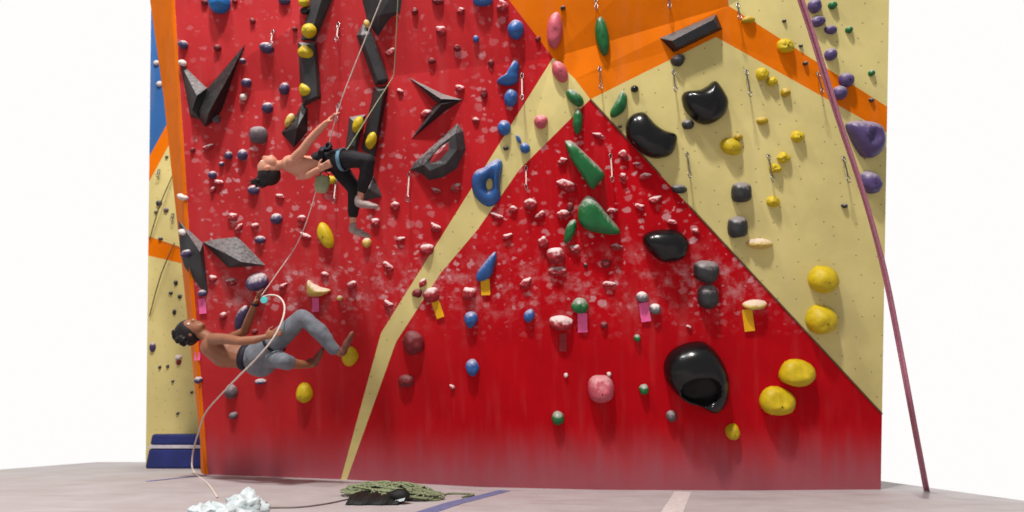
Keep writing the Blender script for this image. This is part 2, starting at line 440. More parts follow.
# ------------------------------------------------------------------ holds
rnd = random.Random(5)
allholds = []
def dome_mesh(outl, d, kk=2.2, seed=0, rough=.04, scoops=(), rings=7, lean=0.0, fine=False):
    """outl: outline in metres around the origin; a solid domed body with a flat back."""
    bm = bmesh.new(); n = len(outl)
    H = max(abs(p[1]) for p in outl) or 1
    def pt(p, rho):
        x, y = p[0] * rho, p[1] * rho
        h = d * max(0, 1 - rho ** kk) ** (1 / kk)
        for sx, sy, sr, sd in scoops:
            q = math.hypot((x - sx) / sr[0], (y - sy) / sr[1])
            if q < 1: h -= d * sd * (1 - q * q) ** (.3 if sd > .6 else .8)
        h += d * rough * 2 * noise.noise(Vector((x, y, seed)) * (2.5 / H)) * (1 - rho ** 4)
        yy = y - lean * h
        return (x, yy, max(h, 0))
    rr = [1, .985, .93, .84, .72, .58, .42, .24][:rings + 1]
    if fine: rr = [1, .99, .97] + [1 - k * .031 for k in range(2, 31)]
    rgs = [[bm.verts.new((p[0] * .97, p[1] * .97, -.006)) for p in outl]]
    for r in rr: rgs.append([bm.verts.new(pt(p, r)) for p in outl])
    for a, b in zip(rgs, rgs[1:]):
        for k in range(n): bm.faces.new((a[k], a[(k + 1) % n], b[(k + 1) % n], b[k]))
    c = bm.verts.new(pt((0.0001, 0.0001), 0))
    for k in range(n): bm.faces.new((rgs[-1][k], rgs[-1][(k + 1) % n], c))
    bm.faces.new(rgs[0][::-1])
    return bm
def smooth_outline(pts, n=32):
    sp = []
    m = len(pts)
    for i in range(m):
        p0, p1, p2, p3 = (Vector(pts[(i + k - 1) % m]) for k in range(4))
        for k in range(4):
            t = k / 4
            sp.append(.5 * ((2 * p1) + (p2 - p0) * t + (2 * p0 - 5 * p1 + 4 * p2 - p3) * t * t + (3 * p1 - p0 - 3 * p2 + p3) * t ** 3))
    return [(p.x, p.y) for p in sp]
def frame(pl, px, py, h=0.0):
    d = ray(px, py); q = CAM + d * (pl.depth(px, py) + h / d.dot(pl.n)) - pl.o     # h in front of the wall, on the sight line
    return pl.M @ Matrix.Translation((q.dot(pl.b), q.dot(pl.u), h))
def boltpart(parent, x, y, z, r=.007):
    bm = bmesh.new()
    for (ra, za, zb) in ((r, -.01, .003),):
        ring0 = [bm.verts.new((x + ra * math.cos(t * math.pi / 5), y + ra * math.sin(t * math.pi / 5), z + za)) for t in range(10)]
        ring1 = [bm.verts.new((v.co.x, v.co.y, z + zb)) for v in ring0]
        ring2 = [bm.verts.new((x + (v.co.x - x) * .55, y + (v.co.y - y) * .55, z + zb)) for v in ring0]
        ring3 = [bm.verts.new((v.co.x, v.co.y, z + zb - .006)) for v in ring2]
        for a, b in ((ring0, ring1), (ring1, ring2), (ring2, ring3)):
            for k in range(10): bm.faces.new((a[k], a[(k + 1) % 10], b[(k + 1) % 10], b[k]))
        bm.faces.new(ring3); bm.faces.new(ring0[::-1])
    o = frombm('bolt', bm, M['dark'], parent); return o
def finish(o, px, py, w, colour, label, shape='', cat='climbing hold', group=None):
    allholds.append(dict(o=o, x=px, y=py, w=w, c=colour, label=label, shape=shape))
    o['category'] = cat
def hold(px, py, w, h, colour, rot=0, label=None, d=None, sq=2.0, taper=0.0, pl=MAIN, lean=.15, kk=2.2, scoops=(), bolt=None, shape='', bend=0.0, on=0.0, rough=.05):
    s = pl.depth(px, py) / F
    n = 20 if w > 9 else 14
    pts = []; a = w * s / 2; b = h * s / 2; r = R(rot)
    seed = px * 1.3 + py * .7
    for k in range(n):
        t = k * 2 * math.pi / n
        x = a * math.copysign(abs(math.cos(t)) ** (2 / sq), math.cos(t)); y = b * math.copysign(abs(math.sin(t)) ** (2 / sq), math.sin(t))
        x *= 1 + taper * (y / b)
        if bend: x += bend * a * (y / b) ** 2 - bend * a * .4
        q = 1 + rough * 2.4 * noise.noise(Vector((math.cos(t) * 1.2, math.sin(t) * 1.2, seed)))
        x *= q; y *= q
        pts.append((x * math.cos(r) - y * math.sin(r), x * math.sin(r) + y * math.cos(r)))
    dd = (d if d else .5 * min(w, h) + 1.2) * s
    bm = dome_mesh(pts, dd, kk, seed, rough, [(sx * a, sy * b, (sr * a, sr * b), sd) for sx, sy, sr, sd in scoops], lean=lean)
    o = frombm('climbing_hold', bm, M[colour])
    lp = pl.loc(px, py); base = wall_h(lp.x, lp.y) if pl is MAIN else 0
    o.matrix_world = frame(pl, px, py, base + on)
    if bolt is None: bolt = w >= 13 and h >= 11
    if bolt: boltpart(o, 0, -.15 * dd, dd * .97)
    finish(o, px, py, w, colour, label, shape)
    return o
def polyhold(outline, colour, label, d, centre=None, scoops=(), kk=2.4, lean=.1, holes=None, name='climbing_hold', on=0.0, rough=.03, bolt=None, fine=False):
    cx = centre[0] if centre else sum(p[0] for p in outline) / len(outline); cy = centre[1] if centre else sum(p[1] for p in outline) / len(outline)
    c = MAIN.loc(cx, cy); s = MAIN.depth(cx, cy) / F
    loc = [(lambda q: (q.x - c.x, q.y - c.y))(MAIN.loc(*p)) for p in outline]
    pts = smooth_outline(loc)
    bm = dome_mesh(pts, d * s, kk, cx, rough, [((sx - cx) * s, (cy - sy) * s, (rx * s, ry * s), sd) for sx, sy, rx, ry, sd in scoops], rings=7, lean=lean, fine=fine)
    o = frombm(name, bm, M[colour])
    if fine:                                                         # matte dark finish inside the pocket deepens its shade
        o.data.materials.append(M['dark'])
        for sx, sy, rx, ry, sd in scoops:
            for f in o.data.polygons:
                q = math.hypot((f.center.x - (sx - cx) * s) / (rx * s), (f.center.y + lean * f.center.z - (cy - sy) * s) / (ry * s))
                if q < .98: f.material_index = 1
    o.matrix_world = frame(MAIN, cx, cy, wall_h(c.x, c.y) + on)
    if bolt:
        for bx, by, bh in bolt: boltpart(o, (bx - cx) * s, (cy - by) * s, d * s * bh, .009)
    ws = [p[0] for p in outline]
    finish(o, cx, cy, max(ws) - min(ws), colour, label)
    return o

# -- large signature holds
polyhold([(696.6, 341.4), (706, 343), (717, 353), (725.6, 370), (727, 386), (724, 400), (717.6, 408), (710, 410), (697.5, 403), (685, 399.4), (673, 390), (665, 377.5), (664, 363.4), (671, 351), (683.4, 344)],
         'black', 'huge glossy black hold with a deep dark pocket, lowest of the black holds', 26, centre=(696, 374), scoops=[(696, 383.5, 19, 15.5, .8)], kk=2.6, fine=True, bolt=[(678.5, 353.5, .66)])
polyhold([(643, 237), (653, 230.5), (676, 230), (687, 239.5), (688, 247), (682, 258), (668, 262), (656, 258.5), (645, 246)],
         'black', 'glossy black lens-shaped hold on the red panel above two dark grey holds', 17, bolt=[(664, 238, .85)])
polyhold([(625.5, 130), (628, 120), (634, 114), (643, 112.5), (649, 118), (655, 124.5), (664, 130.5), (674.6, 134), (676.5, 140), (673, 151), (666, 157), (650.5, 158), (635, 148), (627, 138)],
         'black', 'large glossy black kidney-shaped hold left of the other big black one', 16, centre=(647, 139), bolt=[(669, 148, .55)])
polyhold([(681.5, 99), (683, 94), (687, 91.5), (699, 90), (707, 86), (714, 81.3), (720, 87.6), (727, 101.6), (723, 115.6), (709, 124.5), (696, 122), (685, 110)],
         'black', 'large glossy black fin-backed hold under the black ledge volume', 17, centre=(706, 104), bolt=[(722, 105, .55)])
# blue ring jug: a true ring with a hole
def ringjug():
    out = [(499, 158), (503, 163), (501.5, 175), (500, 187), (500.5, 199), (491.6, 207), (483, 205), (474, 196), (471, 182), (475, 171), (484, 167), (491, 161)]
    inn = [(490.5, 179), (492.3, 182), (492, 187), (489.5, 189), (487, 187.5), (486.6, 183), (488, 180)]
    c = MAIN.loc(488, 184); s = MAIN.depth(488, 184) / F; n = 48
    O_ = smooth_outline([(MAIN.loc(*p).x - c.x, MAIN.loc(*p).y - c.y) for p in out]); I_ = smooth_outline([(MAIN.loc(*p).x - c.x, MAIN.loc(*p).y - c.y) for p in inn])
    def ang(o, a):
        # point of outline at the angle a seen from its centre
        best = None
        for i in range(len(o)):
            p, q = o[i], o[(i + 1) % len(o)]
            a0, a1 = math.atan2(p[1], p[0]), math.atan2(q[1], q[0])
            d0 = (a - a0 + math.pi) % (2 * math.pi) - math.pi; d1 = (a1 - a + math.pi) % (2 * math.pi) - math.pi
            if d0 * d1 >= 0 and abs(d0) < 1 and abs(d1) < 1:
                t = d0 / (d0 + d1) if d0 + d1 else 0; best = (p[0] + (q[0] - p[0]) * t, p[1] + (q[1] - p[1]) * t); break
        return best or o[0]
    bm = bmesh.new(); K = 10; rows = []
    for i in range(n):
        a = -math.pi + (i + .5) * 2 * math.pi / n; p, q = ang(O_, a), ang(I_, a)
        row = []
        for k in range(K + 1):
            t = k / K; h = math.sin(math.pi * t) ** .7 * .085 * (1.0 + .3 * math.sin(a)) - .004
            row.append(bm.verts.new((p[0] + (q[0] - p[0]) * (t ** .95), p[1] + (q[1] - p[1]) * (t ** .95), h)))
        rows.append(row)
    for i in range(n):
        r0, r1 = rows[i], rows[(i + 1) % n]
        for k in range(K): bm.faces.new((r0[k], r1[k], r1[k + 1], r0[k + 1]))
        bm.faces.new((r0[0], r0[K], r1[K], r1[0]))
    o = frombm('climbing_hold', bm, M['blue']); o.matrix_world = frame(MAIN, 488, 184, 0)
    boltpart(o, .09, .2, .04, .009)
    finish(o, 488, 184, 32, 'blue', 'large blue ring-shaped jug with a hole across the beige stripe')
ringjug()
polyhold([(514.5, 60.5), (519, 64), (518.5, 73), (517.5, 82), (509, 86), (500, 84.5), (497, 82), (499, 78.5), (505, 75), (509.5, 68)], 'blue', 'comma-shaped blue hold, second from the top in the blue column', 8, bolt=[(513, 77, .9)])
polyhold([(494, 252), (496.5, 256), (494, 268), (490, 277), (482, 281), (476.5, 280), (477, 273), (484, 263)], 'blue', 'long tilted blue hold with chalk directly above a yellow tag', 7)
polyhold([(565, 143), (567.5, 140.5), (573, 142), (588, 156), (604, 173), (598, 182), (592, 188), (585, 180), (571, 159)], 'green', 'large green triangular wedge hold, upper of the two big green ones', 13, kk=4, lean=.3)
polyhold([(578.6, 207), (584, 198), (590, 196), (597, 201), (608, 215), (620, 230), (613, 233), (602, 232), (586, 228), (578, 219)], 'green', 'large green teardrop hold pointing right, lower of the two big green ones', 14, kk=3.4, lean=.3)
polyhold([(845, 126), (850, 121.5), (862, 121), (874, 123), (880, 129), (882, 143), (878, 153), (870, 158), (862, 157), (856, 150), (850, 139)], 'violet', 'big violet scooped hold at the right-hand edge', 16, scoops=[(866, 138, 6, 8, .3)])
hold(869, 182, 20, 24, 'violet', 20, 'rounded violet hold below the big scooped one at the right edge', lean=.2)
hold(555, 30, 15.5, 37, 'pink', -4, 'tall oval pink hold on the orange panel', d=8)
hold(602, 37, 13.5, 38, 'green', 8, 'tall oval dark green hold on the orange panel', d=8)
hold(560, 72, 14, 23, 'pink', 28, 'oval pink hold where red, orange and beige meet', d=8)
hold(575, 98, 12, 22, 'green', 45, 'chalky green oval hold left of the orange point', d=8)
hold(577.6, 121.5, 10, 26, 'green', -3, 'narrow upright green hold at the peak of the red triangle', d=8, taper=.0)
hold(541, 122, 14, 14, 'pink', 0, 'round pink hold on the beige stripe', taper=.15)
hold(619, 105, 12, 28, 'green', -28, 'green kidney-shaped hold on beige left of the black holds', d=8, bend=-.5)
hold(570, 231, 10, 26, 'green', -22, 'slim chalky green hold hanging below the green teardrop', d=7)
hold(516, 30, 17, 19, 'blue', -10, 'round blue hold with a bolt near the orange panel')
hold(483, 1, 20, 11, 'blue', 0, 'wide blue hold cut by the top edge')
hold(511, 98, 13.5, 18, 'blue', -10, 'upright blue hold just under the comma-shaped blue one')
hold(504, 128, 14, 15, 'blue', -10, 'round blue hold above the blue ring-shaped jug')
hold(525, 148, 10, 11, 'blue', 20, 'small blue hold on the beige stripe right of the ring-shaped jug')
hold(518.5, 139, 4, 10, 'blue', 25, 'tiny slim blue hold on the beige stripe', d=3)
hold(529, 315.5, 10, 14, 'blue', -25, 'small blue hold left of the pink shelf-like hold')
hold(471, 319.5, 13, 17, 'blue', -8, 'blue shield-shaped hold below the yellow-tagged blue hold', taper=.3)
hold(472.6, 367.5, 13, 17, 'blue', 8, 'lowest blue hold on the red wall', taper=.1)
hold(476, 39, 6, 7, 'blue', 0, 'tiny blue hold on the upper red wall')
hold(221, 3, 21, 22, 'teal', 15, 'bright blue blocky hold at the top left', sq=2.6)
# -- yellow
hold(304, 2.5, 10, 9, 'yellow', 0, 'topmost yellow hold at the side of the left dark volume column', on=.03)
hold(306, 11, 11, 7, 'black', 0, 'small black hold right below the topmost yellow one', on=.0)
hold(309.5, 31, 14, 14, 'yellow', 0, 'round yellow hold on the foot of the upper left column volume', on=.09)
hold(306.5, 52, 16, 13, 'yellow', -5, 'yellow half-moon hold at the top of the long left column volume', d=8, on=.06, taper=-.25)
hold(305.5, 89.5, 12, 14, 'yellow', 30, 'yellow half-moon hold lower on the long left column volume', d=7, on=.06, taper=-.4)
hold(290, 120.5, 8, 15, 'pale yellow', -28, 'pale yellow hold on the spade-shaped dark volume', d=5, on=.01)
hold(358, 125, 10, 17, 'yellow', -22, 'yellow oval hold on the right column volume, left of the pair', d=6, on=.05)
hold(371.5, 140.5, 10, 18, 'yellow', -22, 'yellow oval hold on the right column volume, right of the pair', d=6, on=.09)
hold(326, 235.5, 14, 27, 'yellow', 22, 'tall tilted yellow oval hold under the upper climber', d=8)
hold(367, 242.5, 9, 10, 'pale yellow', 0, 'small pale yellow hold by the upper climber\'s lower foot')
hold(329, 180, 18, 9, 'yellow', 0, 'yellow hold behind the upper climber\'s chalk bag', d=6)
polyhold([(308.6, 280), (313, 283.5), (321, 287), (331, 290), (323, 295), (314, 296), (309, 294), (307.5, 287)], 'pale yellow', 'pale yellow boat-shaped hold above the pink tag over the knee', 8, lean=.2)
hold(350.5, 356, 16, 19, 'yellow', -8, 'round yellow hold at the lower climber\'s raised foot')
hold(305, 392, 16.5, 19.5, 'yellow', 0, 'round yellow hold beneath the lower climber\'s legs')
hold(340, 298, 6, 5, 'pale yellow', 0, 'tiny pale yellow hold right of the boat-shaped hold')
hold(796, 372, 34, 26, 'yellow', 0, 'large yellow round hold with a sunken top near the lower beige edge', sq=2.3, scoops=[(0, .5, .5, .25)])
hold(776, 400, 34, 27, 'yellow', -5, 'large yellow round hold, lowest of the big yellow ones', sq=2.3, scoops=[(0, .4, .5, .25)])
hold(822, 279, 28, 27, 'yellow', -30, 'large yellow ball-like hold on beige, upper of the pair', sq=2.2)
hold(820, 319, 29, 29, 'yellow', 0, 'large yellow ball-like hold on beige, lower of the pair', sq=2.2)
hold(732, 431, 14, 16, 'yellow', 0, 'small round yellow hold lowest on the red triangle')
hold(759, 243, 25, 10, 'pale yellow', -4, 'flat chalky pale yellow edge hold on beige', d=7, lean=.3)
hold(754, 304, 24, 9, 'pale yellow', 2, 'flat chalky pale yellow edge above the right yellow tag', d=8, lean=.3)
hold(730.5, 146.7, 22, 16, 'yellow', -22, 'mid-sized yellow oval hold right of the black kidney-shaped hold')
hold(738, 137, 9, 7, 'ochre', 0, 'tiny ochre hold touching above the yellow oval')
hold(748, 20, 13, 7, 'ochre', 0, 'small ochre hold at the top of the orange band')
hold(784.5, 46.5, 17, 14, 'yellow', 0, 'bright yellow knobbly hold on the orange band', rough=.15)
hold(761.6, 73.7, 12, 13, 'yellow', 20, 'small yellow hold, first of three just under the orange band', rough=.12)
hold(772, 81.5, 11, 9, 'yellow', 0, 'small yellow hold, middle of three just under the orange band', rough=.12)
hold(785, 93, 10, 9, 'ochre', 0, 'small yellow hold, last of three just under the orange band', rough=.12)
hold(762, 121, 11, 8, 'ochre', 0, None)
hold(797, 136.5, 13, 12, 'yellow', 0, None, rough=.12)
hold(783, 157.6, 12, 10, 'yellow', 20, None, rough=.15)
hold(775, 168.5, 12, 11, 'yellow', 20, None, rough=.15)
hold(773, 201.5, 13, 11, 'yellow', -15, None, rough=.12)
# -- charcoal and black small ones
hold(741, 192, 19, 20, 'charcoal', 0, 'dark grey rounded square hold on beige, upper of the pair', sq=3.2)
hold(737, 227, 19, 21, 'charcoal', 5, 'dark grey rounded square hold on beige, lower of the pair', sq=3.2)
hold(705.5, 271.5, 24, 22, 'charcoal', -10, 'dark grey wedge hold below the lens-shaped black one', sq=2.6, taper=.1)
hold(707.6, 296.5, 20, 25, 'charcoal', 0, 'dark grey knob hold, second below the lens-shaped black one', sq=2.4)
hold(679, 189, 16, 9, 'charcoal', -8, None, d=6)
hold(678, 60.5, 14, 12, 'charcoal', 30, 'small dark hold right under the black ledge volume', taper=.2)
hold(688, 124.5, 12, 10, 'charcoal', 0, None)
hold(634.5, 89, 8, 7, 'black', 0, None)
hold(671, 415.5, 10, 11, 'grey', 0, 'small grey hold below the huge black pocket hold')
hold(642, 296.5, 12, 10, 'chalky grey', 0, 'small chalky dark hold above the middle pink tag', lean=.3)
hold(655, 308.5, 11, 10, 'chalky grey', 0, 'small chalky dark hold right of the middle pink tag', lean=.3)
hold(580, 305, 17, 15, 'green', 0, 'round green hold with chalky top above a pink tag', lean=.3)
hold(558, 417.5, 13, 13, 'green', 0, 'lowest green hold on the red triangle')
hold(643.7, 389, 10, 10, 'green', 0, 'small green hold left of the huge black pocket hold')
hold(637, 338, 7, 7, 'green', 0, 'tiny green hold below the middle pink tag')
hold(601, 388, 26, 27, 'pink', 0, 'large round pink hold low on the red triangle', sq=2.4, scoops=[(0, .45, .45, .2)])
hold(561, 322, 25, 14, 'chalky red', -5, 'wide chalky pink shelf-like hold left of the green one', d=9, lean=.4)
for x, y, w, h, c in [(832, 5.6, 9, 8, 'green'), (848.5, 30, 7, 7, 'green'), (871, 73, 6, 7, 'green')]: hold(x, y, w, h, c)
for x, y, w, h, r in [(814, 6, 13, 15, 10), (817.5, 21.6, 14, 11, 15), (830, 30, 12, 9, -10), (830, 54.6, 12, 12, 0), (845.5, 80, 14, 15, 30), (839, 93, 14, 14, 0)]: hold(x, y, w, h, 'violet', r)
for x, y, w in [(784, 21, 4), (800.5, 46, 4), (805, 63.5, 5), (871, 100, 5), (844, 205.6, 6), (563, 8, 5), (620, 126.5, 4), (506, 148, 6)]: hold(x, y, w, w * .85, 'charcoal')
# -- purple and grey on the left
for x, y, w, h, c, r in [
 (285, 1, 12, 8, 'purple', 0), (184, 45, 10, 8, 'purple', -30), (267, 48, 14, 11, 'purple', -12), (243, 61, 6, 5, 'purple', 0), (247, 83, 10, 9, 'purple', 0),
 (285, 89, 10, 12, 'purple', -15), (268, 108, 11, 11, 'purple', 0), (229, 155.6, 8, 8, 'purple', 0), (243, 155, 10, 11, 'purple', 0), (213, 175, 8, 8, 'purple', 0),
 (254, 190, 12, 9, 'purple', 0), (277, 218.6, 12, 11, 'purple', 0), (260.5, 239.5, 11, 8, 'purple', 0), (222, 164, 5, 5, 'purple', 0), (234, 415, 9, 7, 'grey', 0),
 (199, 379.6, 8, 7, 'purple', 0), (217, 119, 8, 9, 'grey', 0), (232, 391, 12, 14, 'grey', 0)]:
    hold(x, y, w, h, c, r)
hold(259, 135, 18, 17, 'grey', 0, 'round grey hold above the upper climber\'s head', sq=2.6)
hold(258, 281, 23, 17, 'purple', 0, 'large purple hold with a chalky top above the lower climber\'s hand', lean=.4, d=11)
hold(242, 318, 11, 28, 'purple', -22, 'long purple hold behind the lower climber\'s raised arm', d=7)
hold(261, 381, 12, 5, 'purple', 0, 'slim dark hold under the lower climber\'s seat', d=5)
hold(183, 63, 8, 6, 'white', -25, 'small white hold on the tip of the grey volume, upper left', on=.02)
hold(183, 232, 9, 6, 'white', -25, 'small white hold on the lower left grey volume', on=.03)
hold(187, 253.6, 11, 8, 'purple', 20, 'small bluish hold on the lower left grey volume', on=.06)
hold(183, 197, 12, 6, 'white', -20, 'small chalky hold on the orange side strip')
hold(203, 293, 9, 7, 'purple', 0, 'small purple hold at the bottom tip of the left grey volume')
hold(244, 97, 7, 7, 'white', 0, 'tiny off-white hold right of the black spike volume')
hold(367, 24, 6, 8, 'pale yellow', 20, 'tiny pale hold at the joint of the right column volumes', on=.04)
hold(218, 48, 8, 7, 'dark red', 0); 
# -- red holds, dark and chalky
for x, y, w, h, c, r in [
 (253, 21, 6, 6, 'dark red', 0), (205, 2, 8, 6, 'dark red', 0), (235, 1, 6, 5, 'dark red', 0), (295, 29, 5, 5, 'dark red', 0), (391, 53, 9, 8, 'chalky red', 0), (193, 150, 5, 5, 'dark red', 0),
 (415, 11, 6, 7, 'dark red', 0), (438, 1, 12, 7, 'dark red', 0), (461, 11, 7, 8, 'chalky red', 0), (441, 31, 10, 10, 'chalky red', 0), (457, 48, 7, 7, 'dark red', 0),
 (432, 61, 7, 6, 'dark red', 0), (491, 63, 6, 7, 'dark red', 0), (460, 88, 9, 10, 'chalky red', 0), (484, 94, 7, 10, 'dark red', 0), (502, 6, 12, 13, 'chalky red', 0),
 (427, 113, 7, 15, 'chalky red', -40), (538, 39, 5, 6, 'dark red', 0), (457, 188, 12, 10, 'chalky red', 0), (427, 249, 14, 11, 'chalky red', 0), (422.5, 283, 10, 9, 'chalky red', 20),
 (417, 293, 10, 9, 'dark red', 0), (432, 295, 17, 14, 'chalky red', 0), (469, 293, 14, 12, 'chalky red', 0), (414, 342, 22, 24, 'dark red', 0), (407, 381, 16, 13, 'dark red', 0),
 (530, 204, 13, 11, 'chalky red', 0), (540, 215, 9, 7, 'chalky red', 0), (563, 214, 13, 8, 'chalky red', 0), (566.5, 185, 21, 10, 'chalky red', -22), (562, 161, 11, 8, 'chalky red', 0),
 (543, 242, 11, 13, 'chalky red', 0), (575, 249, 12, 11, 'chalky red', -20), (556, 254, 17, 17, 'chalky red', -35), (557, 271, 17, 9, 'chalky red', 0), (570, 207, 8, 9, 'dark red', 0),
 (606, 264, 9, 9, 'dark red', 0), (604, 325, 8, 7, 'dark red', 0), (452, 387, 6, 5, 'chalky red', 0), (566, 375, 4, 5, 'white', 0), (609, 374, 4, 5, 'white', 0),
 (585.5, 265, 4, 5, 'charcoal', 0), (613, 211, 9, 6, 'chalky red', 0), (623, 177, 9, 8, 'chalky red', -20), (624, 155, 9, 9, 'chalky red', 0), (637, 164, 8, 5, 'chalky red', 0),
 (645, 176, 11, 7, 'chalky red', 20), (598, 135, 9, 6, 'chalky red', 0), (616, 247, 12, 6, 'chalky red', -10), (609, 284, 14, 6, 'chalky red', -8), (526, 283, 12, 9, 'chalky red', 20),
 (435, 227, 9, 10, 'chalky red', 0), (400, 239, 8, 6, 'chalky red', 0), (436, 191, 9, 7, 'chalky red', 0), (497, 216, 10, 6, 'chalky red', 0), (513, 209, 7, 7, 'chalky red', 0),
 (395, 206, 8, 13, 'chalky red', -30), (232.6, 217, 8, 8, 'chalky red', 0), (255.4, 226, 8, 7, 'chalky red', 0), (239, 228, 9, 6, 'chalky red', 0), (218.6, 182, 8, 7, 'chalky red', 0),
 (209, 147, 9, 7, 'chalky red', 0), (280, 196, 9, 6, 'chalky red', 0), (213, 190, 7, 6, 'chalky red', 20), (306, 236, 9, 7, 'chalky red', 0), (352, 285, 9, 9, 'chalky red', 0),
 (388, 266, 11, 7, 'chalky red', -20), (375, 223, 9, 11, 'chalky red', -30), (325, 274, 8, 6, 'chalky red', 0), (283, 286, 11, 6, 'chalky red', 0), (388, 304, 8, 7, 'chalky red', 0),
 (232, 282, 10, 8, 'chalky red', 20), (213, 279, 8, 7, 'chalky red', 0), (224, 316, 8, 9, 'chalky red', 0), (302, 219, 8, 8, 'chalky red', 0), (400, 91, 7, 6, 'chalky red', 0),
 (476, 120, 7, 6, 'chalky red', 0), (507, 236, 9, 7, 'chalky red', 20), (655, 200, 10, 8, 'chalky red', 15), (672, 222, 9, 6, 'chalky red', -15), (640, 207, 10, 8, 'chalky red', 0),
 (689, 327, 5, 4, 'chalky red', 0), (255, 331, 6, 5, 'dark red', 0), (696, 231, 6, 6, 'chalky red', 0)]:
    if c == 'chalky red' and w < 13:
        hold(x, y, w * rnd.uniform(.9, 1.25), h * rnd.uniform(.7, 1), c, r + rnd.uniform(-35, 35), lean=.4, rough=.16, d=.3 * min(w, h) + 1, taper=rnd.uniform(-.35, .35), sq=rnd.choice([1.6, 2, 2.6]))
    else: hold(x, y, w, h, c, r, lean=.35 if c == 'chalky red' else .15, rough=.13, d=.38 * min(w, h) + 1)
# -- far wall
for x, y, w, h, c in [(167, 157, 3, 3, 'charcoal'), (159.4, 203, 6, 6, 'charcoal'), (166.5, 210, 5, 5, 'grey'), (156, 212, 3, 3, 'charcoal'), (161, 238.6, 5, 3, 'charcoal'),
 (176, 282.7, 4, 6, 'charcoal'), (171, 293, 4, 4, 'charcoal'), (180, 296.4, 4, 5, 'charcoal'), (174.6, 312, 4, 6, 'charcoal'), (179, 357, 7, 5, 'white'), (179, 362, 5, 6, 'dark red'),
 (153, 347, 6, 10, 'purple'), (168, 366, 3, 4, 'charcoal'), (192, 392, 3, 3, 'charcoal'), (173, 381, 3, 3, 'charcoal'), (178, 413, 3, 3, 'charcoal'), (160, 367, 3, 4, 'charcoal'),
 (157, 63, 6, 5, 'white'), (161, 56, 6, 5, 'grey'), (160, 84, 6, 6, 'white')]:
    hold(x, y, w, h, c, pl=FAR, d=max(2, w * .5))

# ------------------------------------------------------------------ big angular volumes
def volume(pts, faces, mat, label, name='wall_volume', parts=()):
    """pts: (px, py, height in metres in front of the wall)"""
    cx = sum(p[0] for p in pts) / len(pts); cy = sum(p[1] for p in pts) / len(pts)
    c = MAIN.loc(cx, cy); bm = bmesh.new(); vs = []
    for x, y, h in pts:
        # the corner stands h in front of the wall on the sight line through (x, y)
        w = CAM + ray(x, y) * MAIN.depth(x, y); q = MAIN.loc(x, y)
        d = ray(x, y); t = MAIN.depth(x, y) + h / d.dot(MAIN.n); p = CAM + d * t - MAIN.o
        vs.append(bm.verts.new((p.dot(MAIN.b) - c.x, p.dot(MAIN.u) - c.y, p.dot(MAIN.n) + (wall_h(q.x, q.y)) - (.003 if h == 0 else 0))))
    for f in faces: bm.faces.new([vs[i] for i in f])
    bed = [e for e in bm.edges if len(e.link_faces) == 1]
    if bed:
        try: bmesh.ops.contextual_create(bm, geom=bed)
        except Exception: pass
    o = frombm(name, bm, mat, smooth=False); o.matrix_world = MAIN.M @ Matrix.Translation((c.x, c.y, 0))
    b = o.modifiers.new('bevel', 'BEVEL'); b.width = .004; b.segments = 2
    tag(o, label, 'wall volume'); return o
V = volume
V([(179, 61, 0), (208, 88, 0), (201, 120, 0), (190, 117, 0), (197, 96, .14), (192, 110, .12)], [(0, 1, 4), (1, 2, 5, 4), (2, 3, 5), (3, 0, 4, 5)], M['vol'], 'grey pointed volume at the upper left against the black spike')
V([(248, 44, 0), (240, 63, 0), (222, 110, 0), (213, 122, 0), (205, 127, 0), (193, 111, 0), (210, 86, 0), (209, 112, .2), (232, 74, .1)], [(0, 1, 8), (1, 2, 7, 8), (2, 3, 7), (3, 4, 7), (4, 5, 7), (5, 6, 8, 7), (6, 0, 8)], M['vol2'], 'long black spike volume pointing up at the upper left')
V([(178, 220, 0), (189, 230, 0), (203, 243, 0), (208, 294, 0), (203, 293, 0), (184, 267, 0), (180, 253, 0), (200, 252, .14)], [(0, 1, 7), (1, 2, 7), (2, 3, 7), (3, 4, 7), (4, 5, 7), (5, 6, 7), (6, 0, 7)], M['vol'], 'grey volume hanging over the orange strip, pointing down')
V([(202, 242, 0), (215, 239, 0), (237, 236.5, 0), (243, 242, 0), (266, 265.5, 0), (228, 268, 0), (222, 262, 0), (226, 254, .15), (241, 262, .14)], [(0, 1, 7), (1, 2, 7), (2, 3, 8, 7), (3, 4, 8), (4, 5, 8), (5, 6, 7, 8), (6, 0, 7)], M['vol'], 'grey wing-shaped volume pointing right above the lower climber')
# left column
V([(312, -20, 0), (347, -20, 0), (338, 0, 0), (318, 43, 0), (303, 42, 0), (309, 20, 0), (314, 0, 0), (328, -16, .1), (325, 4, .1), (313, 38, .1)], [(0, 1, 7), (1, 2, 8, 7), (2, 3, 9, 8), (3, 4, 9), (4, 5, 9), (5, 6, 8, 9), (6, 0, 7, 8)], M['vol'], 'dark column volume at the top edge, left column')
V([(300, 44, 0), (319, 43, 0), (321.5, 98, 0), (303, 107, 0), (300, 88, 0), (304, 47, .09), (315.5, 46.5, .09), (317.5, 96, .09), (305, 101, .09)], [(5, 6, 7, 8), (0, 1, 6, 5), (1, 2, 7, 6), (2, 3, 8, 7), (3, 4, 8), (4, 0, 5, 8)], M['vol'], 'long dark box volume in the middle of the left column')
V([(302, 103, 0), (308, 108, 0), (307.5, 132, 0), (294, 148, 0), (281, 133, 0), (288, 123, 0), (297, 113, 0), (297, 128, .14)], [(0, 1, 7), (1, 2, 7), (2, 3, 7), (3, 4, 7), (4, 5, 7), (5, 6, 7), (6, 0, 7)], M['vol2'], 'spade-shaped dark volume at the foot of the left column')
